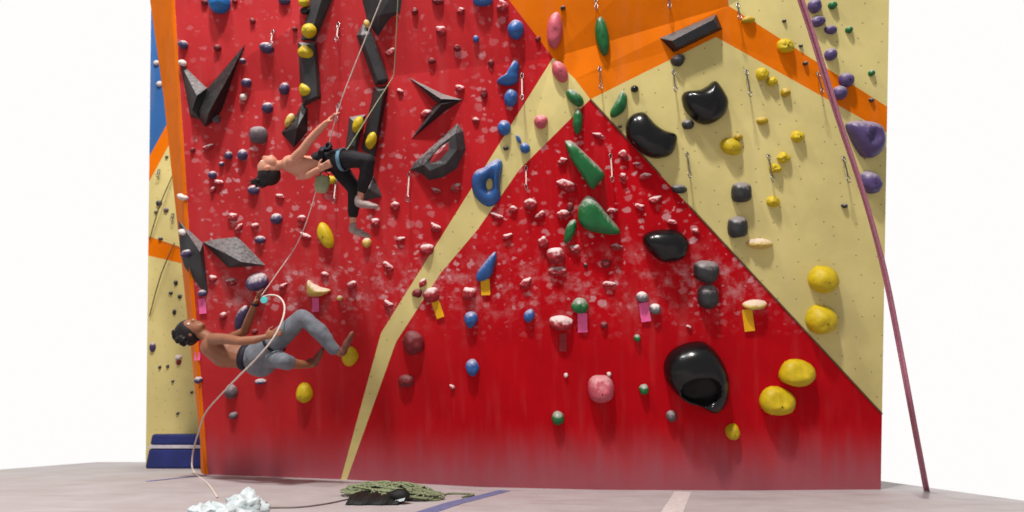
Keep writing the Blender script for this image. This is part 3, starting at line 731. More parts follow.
# right column
V([(358, -20, 0), (408, -20, 0), (403, 14, 0), (392, 21, 0), (379, 39, 0), (369, 23, 0), (364, 0, 0), (380, -10, .13), (382, 18, .13)], [(0, 1, 7), (1, 2, 8, 7), (2, 3, 8), (3, 4, 8), (4, 5, 8), (5, 6, 7, 8), (6, 0, 7)], M['vol'], 'dark faceted volume at the top edge, right column')
V([(358, 37, 0), (365, 26, 0), (372.5, 29, 0), (389, 79, 0), (386, 84, 0), (375, 85.5, 0), (363, 37, .1), (370, 36, .1), (385, 79, .1), (378, 81, .1)], [(6, 7, 8, 9), (0, 1, 6), (1, 2, 7, 6), (2, 3, 8, 7), (3, 4, 8), (4, 5, 9, 8), (5, 0, 6, 9)], M['vol'], 'slanting dark box volume in the middle of the right column')
V([(374, 87, 0), (388.5, 86, 0), (381, 130, 0), (375, 158, 0), (361, 150, 0), (367, 120, 0), (378, 91, .11), (384, 90, .11), (376, 138, .11), (368, 138, .11)], [(6, 7, 8, 9), (0, 1, 7, 6), (1, 2, 8, 7), (2, 3, 8), (3, 4, 9, 8), (4, 5, 9), (5, 0, 6, 9)], M['vol2'], 'long dark box volume with a yellow oval hold, right column')
V([(349, 117, 0), (366, 114, 0), (361, 136, 0), (357, 152, 0), (345, 152, 0), (353, 121, .07), (361, 120, .07), (355, 146, .07), (350, 146, .07)], [(5, 6, 7, 8), (0, 1, 6, 5), (1, 2, 6), (2, 3, 7, 6), (3, 4, 8, 7), (4, 0, 5, 8)], M['vol'], 'small grey box volume with a yellow hold above the climber\'s thigh')
V([(366, 172, 0), (374, 176, 0), (382.5, 197, 0), (364, 201, 0), (358, 185, 0), (369, 189, .11)], [(0, 1, 5), (1, 2, 5), (2, 3, 5), (3, 4, 5), (4, 0, 5)], M['vol'], 'small grey pyramid volume behind the upper climber\'s shin')
# boomerang, in two wings
V([(408, 77, 0), (443, 94, 0), (464, 100, 0), (440, 105, 0), (432, 99, 0), (441, 99, .13)], [(0, 1, 5), (1, 2, 5), (2, 3, 5), (3, 4, 5), (4, 0, 5)], M['vol'], 'dark boomerang volume, upper wing reaching left and right')
V([(442, 100, 0), (462, 100.5, 0), (446, 111, 0), (410, 141, 0), (432, 108, 0), (442, 104, .12)], [(0, 1, 5), (1, 2, 5), (2, 3, 5), (3, 4, 5), (4, 0, 5)], M['vol2'], 'dark boomerang volume, lower wing pointing down left')
# hollow volume F
o = V([(457.6, 123, 0), (463.5, 131, 0), (466, 149, 0), (457, 169, 0), (442, 178, 0), (429, 180.5, 0), (421.5, 174, 0), (409.5, 170, 0), (414.6, 162, 0), (439, 140, 0),
       (455, 134, .12), (457, 150, .14), (446, 164, .14), (430, 171, .11), (424, 165, .1), (442, 144, .1),
       (450, 140.5, .105), (450, 149, .11), (440, 160.5, .105), (430, 164, .095), (430.5, 156, .085), (441, 145.5, .085)],
      [(0, 1, 10), (1, 2, 11, 10), (2, 3, 11), (3, 4, 12, 11), (4, 5, 13, 12), (5, 6, 13), (6, 7, 14, 13), (7, 8, 14), (8, 9, 15, 14), (9, 0, 10, 15),
       (10, 11, 17, 16), (11, 12, 18, 17), (12, 13, 19, 18), (13, 14, 20, 19), (14, 15, 21, 20), (15, 10, 16, 21)],
      M['vol'], 'dark rounded shell volume with a chalky pink inner face, left of the blue jug')
bm = bmesh.new(); vs = []; IV = o.matrix_world.inverted()
for x, y, h in [(450, 140.5, .109), (450, 149, .114), (440, 160.5, .109), (430, 164, .099), (430.5, 156, .09), (441, 145.5, .09)]:
    d = ray(x, y); p = CAM + d * (MAIN.depth(x, y) + h / d.dot(MAIN.n)); vs.append(bm.verts.new(IV @ p))
top = bm.verts.new(sum((v.co for v in vs), Vector()) / 6 + Vector((0, 0, .02)))
low = [bm.verts.new(v.co - Vector((0, 0, .03))) for v in vs]
for k in range(6): bm.faces.new((vs[k], vs[(k + 1) % 6], top)); bm.faces.new((vs[k], vs[(k + 1) % 6], low[(k + 1) % 6], low[k]))
bm.faces.new(low)
oo = frombm('inner_face', bm, M['chalky red'], o, smooth=False); oo['label'] = 'chalky pink inner face'
V([(658.6, 39.4, 0), (715, 15.7, 0), (721.5, 30.5, 0), (673, 53.5, 0), (671, 42, .1), (712, 21, .1), (717, 29, .1), (676, 49, .1)], [(4, 5, 6, 7), (0, 1, 5, 4), (1, 2, 6, 5), (2, 3, 7, 6), (3, 0, 4, 7)], M['vol2'], 'black oblong ledge volume across the orange and beige seam')

# ------------------------------------------------------------------ paper tags
def ptag(px, py, w, h, rot, mat, label):
    s = MAIN.depth(px, py) / F; bm = bmesh.new(); r = R(rot); K = 5; rows = []
    for k in range(K + 1):
        y = (k / K - .5) * h * s; z = .006 + .012 * (1 - k / K) ** 2
        rows.append([bm.verts.new((x * math.cos(r) - y * math.sin(r), x * math.sin(r) + y * math.cos(r), z + e)) for x, e in ((-w * s / 2, 0), (w * s / 2, 0), (w * s / 2, .0015), (-w * s / 2, .0015))])
    for a, b in zip(rows, rows[1:]):
        for k in range(4): bm.faces.new((a[k], a[(k + 1) % 4], b[(k + 1) % 4], b[k]))
    bm.faces.new(rows[0]); bm.faces.new(rows[-1][::-1])
    o = frombm('route_tag', bm, mat, smooth=False); lp = MAIN.loc(px, py); o.matrix_world = frame(MAIN, px, py, wall_h(lp.x, lp.y)); return tag(o, label, 'tag')
ptag(582.5, 322.5, 9.5, 19, 0, M['pinktag'], 'pink paper tag under the round green hold')
ptag(644.6, 312, 9.5, 19, 8, M['pinktag'], 'pink paper tag, tilted, under the small chalky dark hold')
ptag(316, 304.5, 7, 14, 0, M['pinktag'], 'pink paper tag under the pale yellow boat-shaped hold')
ptag(203, 306, 7.5, 15, 5, M['pinktag'], 'pink paper tag at the tip of the left grey volume')
ptag(198, 356, 6, 8, 0, M['pinktag'], 'small pink paper tag beside the lower climber\'s back, left edge')
ptag(563, 342, 7.5, 18, -2, M['chalky red'], 'pink tag painted as shadowed under the chalky shelf-like hold')  # dull red colour stands in for the shadow over this pink tag
ptag(485.5, 287, 9, 16, 2, M['yellowtag'], 'yellow paper tag under the long tilted blue hold')
ptag(438, 309, 8, 18, 18, M['yellowtag'], 'tilted yellow paper tag beside the beige stripe')
ptag(748, 320, 10, 22, 6, M['yellowtag'], 'large yellow paper tag under the pale edge hold, right side')

# ------------------------------------------------------------------ quickdraws
def quickdraw(px, py, L, dark, label, pl=MAIN, k=.72):
    h = pl.hit(px, py); lp = pl.loc(px, py); base = h + pl.n * ((wall_h(lp.x, lp.y) if pl is MAIN else 0))
    root = empty('quickdraw', Matrix.Translation(base)); tag(root, label, 'quickdraw', 'quickdraws hanging from the bolts')
    n = pl.n
    def ov(zc, hh, ww, name, mat, r):
        bm = bmesh.new(); o0 = n * .03 * k
        pts = [o0 + Vector((math.cos(t * math.pi / 8) * ww, 0, zc + math.sin(t * math.pi / 8) * hh)) for t in range(16)]
        tube(bm, pts, r, 6, closed=True); frombm(name, bm, mat, root)
    bm = bmesh.new(); tube(bm, [Vector((0, 0, 0)) + n * .0, n * .02 * k, n * .035 * k - Vector((0, 0, .008))], .011 * k, 8); frombm('bolt_hanger', bm, M['metal'], root)
    ov(-.045 * k, .045 * k, .02 * k, 'carabiner', M['metal'], .006 * k)
    ov(-L + .045 * k, .045 * k, .022 * k, 'carabiner', M['metal'], .006 * k)
    bm = bmesh.new(); a = n * .03 * k + Vector((0, 0, -.08 * k)); b = n * .03 * k + Vector((0, 0, -L + .08 * k))
    w = .008 * k; vs = []
    for p in (a, a.lerp(b, .5), b):
        vs.append([bm.verts.new(p + Vector((x, y, 0))) for x, y in ((-w, -.002), (w, -.002), (w, .002), (-w, .002))])
    for r0, r1 in zip(vs, vs[1:]):
        for q in range(4): bm.faces.new((r0[q], r0[(q + 1) % 4], r1[(q + 1) % 4], r1[q]))
    bm.faces.new(vs[0]); bm.faces.new(vs[-1][::-1]); frombm('sling', bm, M['darksling'] if dark else M['sling'], root, smooth=False)
for x, y, L, dk, lb in [(342, 26, .23, 0, 'quickdraw on red between the two dark volume columns, near the top'), (339, 104, .22, 0, 'quickdraw on red just above the upper climber\'s hand'),
  (410, 172, .34, 0, 'quickdraw hanging from the left end of the dark shell volume'), (522, 74, .32, 0, 'quickdraw beside the comma-shaped blue hold'),
  (526, 166, .27, 0, 'quickdraw on red right of the blue ring-shaped jug'), (594.5, 2, .15, 0, 'quickdraw at the top above the tall green oval'),
  (599, 68, .27, 1, 'quickdraw at the lower point of the orange panel'), (610, 154, .32, 0, 'quickdraw right of the upper big green wedge'),
  (672, 71, .26, 1, 'dark quickdraw left of the fin-backed black hold'), (666, 0, .16, 1, 'dark quickdraw at the top edge above the black ledge volume'),
  (744.5, 71, .31, 1, 'dark quickdraw right of the fin-backed black hold'), (735, 6, .2, 1, 'dark quickdraw at the top of the orange band'),
  (686, 153, .28, 1, 'dark quickdraw between the kidney-shaped black hold and yellow oval'), (767, 155, .3, 1, 'dark quickdraw beside the close pair of small yellow holds'),
  (842, 157, .28, 1, 'dark quickdraw left of the mauve rope, under the violet holds'), (816, 73, .25, 1, 'quickdraw under the mauve rope on the orange band'),
  (277, 33, .2, 0, 'quickdraw left of the left dark column, near the top'), (337, 180, .27, 0, 'quickdraw below the upper climber\'s waist')]:
    quickdraw(x, y, L, dk, lb)
quickdraw(160, 170, .12, 1, 'small dark quickdraw on the far beige wall, left', FAR, .8)
quickdraw(174, 214, .12, 1, 'small dark quickdraw on the far wall beside the orange strip', FAR, .8)

# ------------------------------------------------------------------ ropes
def rope(pts, r, mat, label, name='climbing_rope'):
    bm = bmesh.new(); sp = spline(pts, 10); tube(bm, sp, r, 8)
    o = frombm(name, bm, mat); inset_world(o, sp[0]); return tag(o, label, 'rope')
rope([P(386, -12, .9), P(352, 72, .85), P(337, 114, .75), P(318, 185, .35), P(300, 238, .3), P(276, 275, .45), P(261, 296, .55)], .005, M['rope_w'], 'thin white rope running from the top down to the lower climber\'s hand')
rope([P(398.5, -14, .5), P(396.5, 30, .4), P(394.3, 68, .3), P(393.3, 76, .28), P(390, 82, .29), P(372, 110, .38), P(352, 142, .5), P(345, 152, .55)], .0048, M['bag'], 'thin pale rope from the top right to the upper climber\'s harness')
fl = FLOOR(192, 463)
rope([P(262, 297, .55), P(270, 295, .55), P(279, 297, .56), P(284.5, 306, .7), P(282, 321, .86), P(272, 340, .98), P(256, 359, 1.0), P(236, 379, .9), P(216, 400, .6), P(205, 414, .3), P(198, 434, 0.1),
      P(193.5, 450, -.1), P(192, 466, -.1), FLOOR(196, 474, .008), FLOOR(208, 484, .008), FLOOR(217, 497, .008)], .0085, M['rope_w'], 'slack white rope looping from the lower climber down to the floor')
rope([P(795, -12, .8), P(808.5, 28, .8), P(826.5, 86, .8), P(841, 130, .8), P(858, 180, .8), P(872, 227, .8), P(884, 275, .8), P(897, 340, .8), P(912, 420, .8), FLOOR(925, 490, .01)], .013, M['rope_p'], 'mauve rope hanging diagonally at the right edge, left strand')
rope([P(798.5, -12, .83), P(812, 28, .83), P(830, 86, .83), P(843.5, 130, .83), P(860, 180, .83), P(874, 227, .83), P(886.5, 275, .83), P(899.5, 340, .83), P(914.5, 420, .83), FLOOR(928, 490, .01)], .013, M['rope_p'], 'mauve rope hanging diagonally at the right edge, right strand')
rope([FLOOR(225, 511, .006), FLOOR(262, 508, .006), FLOOR(300, 507, .006), FLOOR(330, 503, .006), FLOOR(352, 498, .006)], .006, M['rope_k'], 'thin grey cord lying on the floor left of the rope heap')
rope([FAR.hit(174, 176) + FAR.n * .03, FAR.hit(164, 206) + FAR.n * .08, FAR.hit(151, 240) + FAR.n * .03], .007, M['rope_d'], 'dark rope slanting over the upper beige part of the far wall')
rope([FAR.hit(176, 243) + FAR.n * .03, FAR.hit(165, 275) + FAR.n * .08, FAR.hit(151, 316) + FAR.n * .03], .007, M['rope_d'], 'dark rope slanting over the lower beige part of the far wall')

# ------------------------------------------------------------------ rope heap with its black tarpaulin, white bag
rr_ = random.Random(11)
c0 = FLOOR(392, 497); pts = []
def heap_h(u, v): return .012 + .095 * max(0, 1 - (u * u + v * v)) ** .8
wx, wy = .44, .30
for i in range(210):
    a = i * .83 + rr_.uniform(-.6, .6); q = math.sqrt(rr_.random()) * .98
    u, v = q * math.cos(a), q * math.sin(a)
    x = c0.x + u * wx; y = c0.y + v * wy
    pts.append(Vector((x, y, floorz(x) + heap_h(u, v) + rr_.uniform(-.006, .018))))
pts += [FLOOR(432, 500, .01), FLOOR(446, 494, .01), FLOOR(462, 493.5, .01), FLOOR(474, 494.5, .01), FLOOR(462, 497, .01)]
bm = bmesh.new(); tube(bm, spline(pts, 7), .008, 6); o = frombm('rope_heap', bm, M['rope_g']); inset_world(o, c0); tag(o, 'heap of tangled green rope lying on the floor', 'rope')
# tarpaulin: a crumpled black sheet in front of and under the heap
bm = bmesh.new(); NX, NY = 40, 8; gv = []
for i in range(NX + 1):
    row = []
    for j in range(NY + 1):
        px = 345 + (398 - 345) * i / NX
        f = FLOOR(px, 505 - 0 * j, 0.004); y = f.y + j * .05
        z = floorz(f.x) + .006 + (.05 + .008 * math.sin(i * .5) + .004 * math.sin(i * 1.7)) * math.sin(min(1, j / 3) * math.pi / 2) + .008 * noise.noise(Vector((i * .7, j * .9, 0)))
        row.append(bm.verts.new((f.x, y + .008 * math.sin(i * .4), z)))
    gv.append(row)
for i in range(NX):
    for j in range(NY): bm.faces.new((gv[i][j], gv[i + 1][j], gv[i + 1][j + 1], gv[i][j + 1]))
o = frombm('tarpaulin', bm, M['tarp']); so = o.modifiers.new('solid', 'SOLIDIFY'); so.thickness = .004
inset_world(o, FLOOR(378, 503)); tag(o, 'crumpled black rope tarpaulin in front of the green rope heap', 'tarpaulin')
# small black pouch with a white label on it
pc = FLOOR(400, 503, .0)
bm = bmesh.new(); bmesh.ops.create_uvsphere(bm, u_segments=20, v_segments=12, radius=1)
for v in bm.verts:
    k = 1 + .12 * noise.noise(v.co * 2); v.co = Vector((v.co.x * .085 * k, v.co.y * .06 * k, v.co.z * .052 * k + .058))
    if v.co.z < 0.008: v.co.z = 0.008
o = frombm('pouch', bm, M['tarp']); o.location = (pc.x, pc.y - .04, pc.z); tag(o, 'small black pouch with a white label on the rope heap', 'pouch')
bm = bmesh.new(); q = [(-.035, -.066, .012), (.05, -.066, .028), (.058, -.062, .05), (-.02, -.062, .03)]
vs = [bm.verts.new(Vector(p)) for p in q] + [bm.verts.new(Vector(p) + Vector((0, .006, 0))) for p in q]
for f in ((0, 1, 2, 3), (7, 6, 5, 4), (0, 4, 5, 1), (1, 5, 6, 2), (2, 6, 7, 3), (3, 7, 4, 0)): bm.faces.new([vs[i] for i in f])
l = frombm('white_label', bm, M['plastic'], o, smooth=False)
# crumpled white plastic
def crumple(px, py, rx, ry, rz, seed, label):
    c = FLOOR(px, py); bm = bmesh.new(); bmesh.ops.create_icosphere(bm, subdivisions=4, radius=1)
    for v in bm.verts:
        n_ = v.co.normalized(); k = 1 + .6 * noise.noise(n_ * 1.9 + Vector((seed, 0, 0))) + .55 * abs(noise.noise(n_ * 4.5 + Vector((seed, 5, 0)))) + .12 * noise.noise(n_ * 9)
        v.co = Vector((n_.x * rx * k, n_.y * ry * k, max(0.0, n_.z * rz * k + rz * .55)))
    o = frombm('plastic_bag', bm, M['plastic']); o.location = c; tag(o, label, 'bag')
crumple(244, 518, .11, .09, .085, 1.3, 'crumpled white plastic bag at the bottom edge, taller right one')
crumple(224, 520, .12, .09, .06, 7.9, 'crumpled white plastic bag at the bottom edge, flatter left one')
crumple(201, 520, .09, .08, .05, 3.1, 'small scrap of white plastic at the bottom edge, leftmost')

# ------------------------------------------------------------------ climbers
def capsule(bm, p0, r0, p1, r1, n=14):
    d = p1 - p0; L = d.length
    if L < 1e-5: return
    t = d / L; pts, rs = [], []
    for k in range(5):
        a = -math.pi / 2 + k * math.pi / 10; pts.append(p0 + t * math.sin(a) * r0); rs.append(max(.0006, math.cos(a) * r0))
    for k in range(1, 6):
        q = k / 6; pts.append(p0.lerp(p1, q)); rs.append(r0 + (r1 - r0) * q)
    for k in range(5):
        a = k * math.pi / 10 + (.0 if k else 0); pts.append(p1 + t * math.sin(a) * r1); rs.append(max(.0006, math.cos(a) * r1))
    pts.append(p1 + t * r1); rs.append(.0006)
    tube(bm, pts, rs, n)
def ellip(bm, c, X, Y, Zv, rx, ry, rz):
    ret = bmesh.ops.create_uvsphere(bm, u_segments=24, v_segments=16, radius=1)
    X, Y, Zv = X.normalized(), Y.normalized(), Zv.normalized()
    for v in ret['verts']: v.co = c + X * (v.co.x * rx) + Y * (v.co.y * ry) + Zv * (v.co.z * rz)
def fuse(name, bm, mat, root, voxel=.0075, smooth_it=6, disp=None):
    me = bpy.data.meshes.new(name); bm.to_mesh(me); bm.free()
    o = bpy.data.objects.new('tmp', me); COL.objects.link(o)
    m = o.modifiers.new('r', 'REMESH'); m.mode = 'VOXEL'; m.voxel_size = voxel
    if smooth_it:
        s = o.modifiers.new('s', 'SMOOTH'); s.iterations = smooth_it; s.factor = .5
    dg = bpy.context.evaluated_depsgraph_get(); dg.update()
    me2 = bpy.data.meshes.new_from_object(o.evaluated_get(dg)); bpy.data.objects.remove(o)
    me2.name = name
    if disp:
        for v in me2.vertices: v.co += disp(v.co)
    me2.transform(Matrix.Translation(-root.location))
    r = link(name, me2, mat, root); return r
def chain(bm, pts, base, grow=0.0):
    """pts: (px, py, metres in front of the wall relative to base, radius in pixels)"""
    W = [(P(x, y, base + o), SCL(x, y, base + o) * r + grow) for x, y, o, r in pts]
    for (a, ra), (b, rb) in zip(W, W[1:]): capsule(bm, a, ra, b, rb)
    return W
def head(bm, c, crown, face, r):
    side = crown.cross(face).normalized(); face = side.cross(crown).normalized(); crown = crown.normalized()
    ellip(bm, c + crown * .012, side, face, crown, r * .80, r * .98, r * .98)          # skull
    ellip(bm, c - crown * r * .52 + face * r * .28, side, face, crown, r * .62, r * .62, r * .68)   # jaw
    ellip(bm, c - crown * r * 1.02 + face * r * .52, side, face, crown, r * .28, r * .24, r * .2)    # chin
    ellip(bm, c - crown * r * .42 + face * r * .95, side, face, crown, r * .14, r * .2, r * .26)  # nose
    ellip(bm, c + crown * r * .08 + face * r * .82, side, face, crown, r * .5, r * .14, r * .1)   # brow
    ellip(bm, c - crown * r * .72 + face * r * .84, side, face, crown, r * .26, r * .1, r * .07)  # lips
    for sgn in (-1, 1): ellip(bm, c + side * sgn * r * .8 - crown * r * .22, side, face, crown, r * .1, r * .2, r * .3)   # ears
    return side, face, crown
def eyes(root, c, side, face, crown, r):
    bm = bmesh.new()
    for s in (-1, 1): ellip(bm, c + side * s * r * .32 - crown * r * .12 + face * r * .84, side, face, crown, r * .13, r * .1, r * .09)
    bmesh.ops.transform(bm, matrix=Matrix.Translation(-root.location), verts=bm.verts); frombm('eyes', bm, M['eye'], root)
def hand(bm, wrist, dirv, palmn, L, curl=.5, spread=.22, thumb=1):
    """wrist point, direction of the fingers, palm normal"""
    t = dirv.normalized(); s = t.cross(palmn).normalized(); n = s.cross(t).normalized()
    pc = wrist + t * L * .27
    ellip(bm, pc, s, t, n, L * .23, L * .31, L * .1)
    for k, (off, ln) in enumerate(((-.17, .40), (-.06, .46), (.055, .43), (.16, .34))):
        d = (t + s * off * spread * 4).normalized(); p = wrist + t * L * .5 + s * L * off
        q = p + d * L * ln * .45; d2 = (d * math.cos(curl) + n * math.sin(curl)).normalized(); q2 = q + d2 * L * ln * .33
        d3 = (d * math.cos(curl * 1.9) + n * math.sin(curl * 1.9)).normalized(); q3 = q2 + d3 * L * ln * .25
        capsule(bm, p - d * L * .08, .0095, q, .009, 10); capsule(bm, q, .009, q2, .008, 10); capsule(bm, q2, .008, q3, .007, 10)
    a = wrist + t * L * .15 - s * L * .16 * thumb; b = a + (t * .6 - s * thumb * .7 + n * .3).normalized() * L * .24; c = b + (t * .9 - s * thumb * .2 + n * .4).normalized() * L * .18
    capsule(bm, a, .012, b, .0105, 10); capsule(bm, b, .0105, c, .009, 10)
def IMG(dx, dy, dz=0):                                              # a direction: right, down in the picture, towards the viewer
    return (MAIN.b * dx - MAIN.u * dy + MAIN.n * dz)

# ---- upper climber
B1 = .55
ur = empty('person', Matrix.Translation(P(335, 160, B1)))
tag(ur, 'bare-shouldered climber with long dark hair and black leggings, falling backwards, upper of two', 'person')
bm = bmesh.new()
hc = P(269, 168, B1 + .02); r_ = .098
sd, fc, cr = head(bm, hc, IMG(-.72, .55, -.1), IMG(-.6, -.72, .3), r_)
chain(bm, [(276, 166, .0, 4.6), (285, 164, 0, 4.6), (290, 164, 0, 6)], B1)
chain(bm, [(291, 164, 0.0, 9), (303, 166, .02, 10.5), (316, 165, .02, 8.8), (326, 160, 0, 9), (336, 160, 0, 9.5)], B1)     # trunk
chain(bm, [(292, 161, .10, 6), (292, 168, -.12, 6)], B1)                                                                # shoulder girdle
far_ = chain(bm, [(293, 160, .1, 5), (303, 150, .14, 4.6), (309, 141, .16, 4.0), (318, 131, .18, 3.6), (326, 123, .2, 2.8)], B1)
near = chain(bm, [(293, 169, -.12, 5), (302, 176, -.02, 4.3), (309, 175, .1, 3.7), (318, 169.5, .16, 2.9)], B1)
hand(bm, P(326, 123, B1 + .2), IMG(.75, -.6, .1), IMG(.5, .6, -.3), .17, .35, .3, 1)
hand(bm, P(318, 169.5, B1 + .16), IMG(.8, -.35, 0), IMG(0, -.5, -1), .16, .6, .15, -1)
chain(bm, [(336, 160, .07, 9), (352, 159, .12, 7.5), (368, 161, .12, 5.8), (365, 178, .1, 5.4), (361, 192, .08, 3.4), (360, 199, .08, 3.2)], B1)
chain(bm, [(336, 163, -.07, 9), (346, 178, -.06, 7), (355, 189, -.04, 5.8), (354, 205, -.1, 5), (353, 216, -.14, 3.4), (353, 226, -.15, 3.2)], B1)
fuse('body', bm, M['skin1'], ur)
eyes(ur, hc, sd, fc, cr, r_)
bm = bmesh.new()                                                     # leggings
G = .009
chain(bm, [(320, 161, 0, 9), (330, 159, 0, 9.6), (336, 160, 0, 10)], B1, G)
chain(bm, [(336, 160, .07, 9), (352, 159, .12, 8), (368, 161, .12, 6.2), (365.5, 178, .1, 5.6), (362, 189, .08, 4.2)], B1, G)
chain(bm, [(336, 163, -.07, 9), (346, 178, -.06, 7.4), (355, 189, -.04, 6.2), (354, 205, -.1, 5.2), (353, 214, -.14, 4)], B1, G)
fuse('leggings', bm, M['legging'], ur, disp=lambda c: Vector((1, 1, 1)) * noise.noise(c * 14) * .004)
bm = bmesh.new()                                                     # hair: skull cap, knot and strands streaming down
ellip(bm, hc + cr * .05 - fc * .045, sd, fc, cr, r_ * 1.02, r_ * 1.05, r_ * 1.08)
for k in range(60):
    a = rr_.uniform(-1, 1); b = rr_.uniform(-1, 1)
    p = hc + cr * r_ * rr_.uniform(.4, .95) + sd * r_ * .7 * a - fc * r_ * rr_.uniform(-.1, .9)
    e = p + IMG(rr_.uniform(-1.2, -.1), rr_.uniform(.1, .8), b * .35) * rr_.uniform(.06, .17)
    m_ = p.lerp(e, .5) + IMG(0, .02, 0)
    capsule(bm, p, .018, m_, .013, 8); capsule(bm, m_, .013, e, .004, 8)
fuse('hair', bm, M['hair'], ur, .007, 2)
def shoe(name, px, py, off, d, mat, root, base, L=.25, up=None):
    """heel at the point, sole direction d"""
    bm = bmesh.new(); h = P(px, py, base + off); t = d.normalized(); u = up.normalized(); s = t.cross(u).normalized(); u = s.cross(t)
    ellip(bm, h + t * L * .08 + u * .01, s, t, u, .036, .05, .042); ellip(bm, h + t * L * .4, s, t, u, .04, .08, .036); ellip(bm, h + t * L * .72 - u * .008, s, t, u, .044, .07, .026)
    capsule(bm, h + u * .02, .036, h + u * .055, .034)
    fuse(name, bm, mat, root)
shoe('shoe', 358, 204, .08, IMG(1, .1, .2), M['shoe'], ur, B1, .2, IMG(.1, -1, 0))
shoe('shoe', 352, 230.5, -.14, IMG(1, .28, .2), M['shoe'], ur, B1, .2, IMG(.1, -1, 0))
def ringstrap(name, c, ax, r1, r2, mat, root, w=.02, up=None):
    bm = bmesh.new(); ax = ax.normalized(); x = (up - ax * up.dot(ax)).normalized(); y = ax.cross(x)
    K = 28; rows = []
    for i in range(K):
        a = i * 2 * math.pi / K; d = x * math.cos(a) * r1 + y * math.sin(a) * r2; dn = d.normalized()
        rows.append([bm.verts.new(c - root.location + d + ax * q + dn * e) for q, e in ((-w, 0), (w, 0), (w, .007), (-w, .007))])
    for i in range(K):
        for q in range(4): bm.faces.new((rows[i][q], rows[i][(q + 1) % 4], rows[(i + 1) % K][(q + 1) % 4], rows[(i + 1) % K][q]))
    return frombm(name, bm, mat, root)
ringstrap('harness_belt', P(326, 159, B1), IMG(1, 0, 0), .112, .118, M['navy'], ur, .024, IMG(0, -1, 0))
ringstrap('leg_loop', P(343, 159.6, B1 + .09), IMG(1, .0, .1), .1, .105, M['lightblue'], ur, .017, IMG(0, -1, 0))
bm = bmesh.new(); kc = P(328, 147, B1 + .05)                           # tie-in knot
for k in range(3): tube(bm, [kc - ur.location + Vector((math.cos(t * .52 + k) * .03, math.sin(t * .52) * .02, math.sin(t * .52 + k) * .035)) for t in range(12)], .012, 8, closed=True)
frombm('tie_in_knot', bm, M['navy'], ur)
# chalk bag hangs from the belt
cbp = P(322, 184, B1); bag = empty('chalk_bag', Matrix.Translation(cbp)); tag(bag, 'pale green chalk bag hanging under the upper climber\'s waist', 'bag')
bm = bmesh.new(); rows = []
for z, r in ((-.075, .03), (-.08, .045), (-.06, .062), (0, .068), (.05, .066), (.066, .07), (.07, .064), (.05, .056), (-.02, .05)):
    rows.append([bm.verts.new((r * math.cos(t * math.pi / 10), r * .8 * math.sin(t * math.pi / 10), z)) for t in range(20)])
for a, b in zip(rows, rows[1:]):
    for k in range(20): bm.faces.new((a[k], a[(k + 1) % 20], b[(k + 1) % 20], b[k]))
bm.faces.new(rows[0]); bm.faces.new(rows[-1]); frombm('pouch', bm, M['bag'], bag)
bm = bmesh.new(); tube(bm, [Vector((-.06, 0, .05)), Vector((-.02, 0, .12)), P(325, 171, B1 + .02) - cbp, Vector((.05, 0, .1)), Vector((.06, 0, .05))], .005, 6); frombm('cord', bm, M['navy'], bag)

# ---- lower climber
B2 = .6
lr = empty('person', Matrix.Translation(P(258, 355, B2)))
tag(lr, 'shirtless climber with curly dark hair and grey trousers, swinging on the rope, lower of two', 'person')
bm = bmesh.new()
hc2 = P(192, 330, B2); r2_ = .110
sd2, fc2, cr2 = head(bm, hc2, IMG(-.93, -.05, 0), IMG(.1, -.9, .35), r2_)
chain(bm, [(199, 332, 0, 5.2), (206, 336, 0, 5.4), (212, 341, 0, 7)], B2)
chain(bm, [(214, 346, .05, 12), (226, 353, .02, 14.5), (238, 356, 0, 12), (247, 357, 0, 11.5), (258, 357, 0, 13)], B2)
chain(bm, [(214, 340, .14, 6), (216, 348, -.14, 7)], B2)
chain(bm, [(214, 339, .15, 6.2), (227, 339, .26, 5.2), (240, 341, .34, 4.4), (254, 340, .32, 4.4), (265, 337, .28, 3.0)], B2)
chain(bm, [(218, 343, -.14, 6), (232, 338, -.16, 5), (245, 331, -.14, 4.4), (250, 317, -.06, 4.0), (255, 304, .0, 2.9)], B2)
hand(bm, P(265, 337, B2 + .28), IMG(.9, -.35, -.1), IMG(.1, .2, -1), .18, .5, .2, -1)
hand(bm, P(255, 304, B2), IMG(.42, -.9, .05), IMG(.8, .3, -.2), .18, .3, .35, 1)
chain(bm, [(260, 355, .08, 12), (282, 336, .1, 9), (302, 317, .1, 6.6), (319, 331, .08, 6), (335, 350, .02, 3.6), (341, 354, .0, 3.2)], B2)
chain(bm, [(262, 358, -.08, 12), (274, 358, .1, 8.5), (283, 361, .3, 6.3), (296, 364, .16, 5), (309, 365, .02, 3.4), (314, 364, -.02, 3.2)], B2)
fuse('body', bm, M['skin2'], lr)
eyes(lr, hc2, sd2, fc2, cr2, r2_)
bm = bmesh.new()
chain(bm, [(250, 357, 0, 12), (258, 357, 0, 13.5)], B2, G)
chain(bm, [(256, 366, 0, 9), (262, 368, 0, 8.5), (266, 366, 0, 8)], B2, G)
chain(bm, [(260, 355, .08, 12), (282, 336, .1, 9.6), (302, 317, .1, 7.2), (319, 331, .08, 6.8), (334, 349, .02, 5)], B2, G)
chain(bm, [(262, 358, -.08, 12), (274, 358, .1, 9), (283, 361, .3, 6.8), (288, 363, .24, 6.2)], B2, G)
fuse('trousers', bm, M['trouser'], lr, disp=lambda c: Vector((1, 1, 1)) * noise.noise(c * 11) * .009)
bm = bmesh.new()
ellip(bm, hc2 + cr2 * .035 - fc2 * .022, sd2, fc2, cr2, r2_ * 1.08, r2_ * 1.12, r2_ * 1.15)
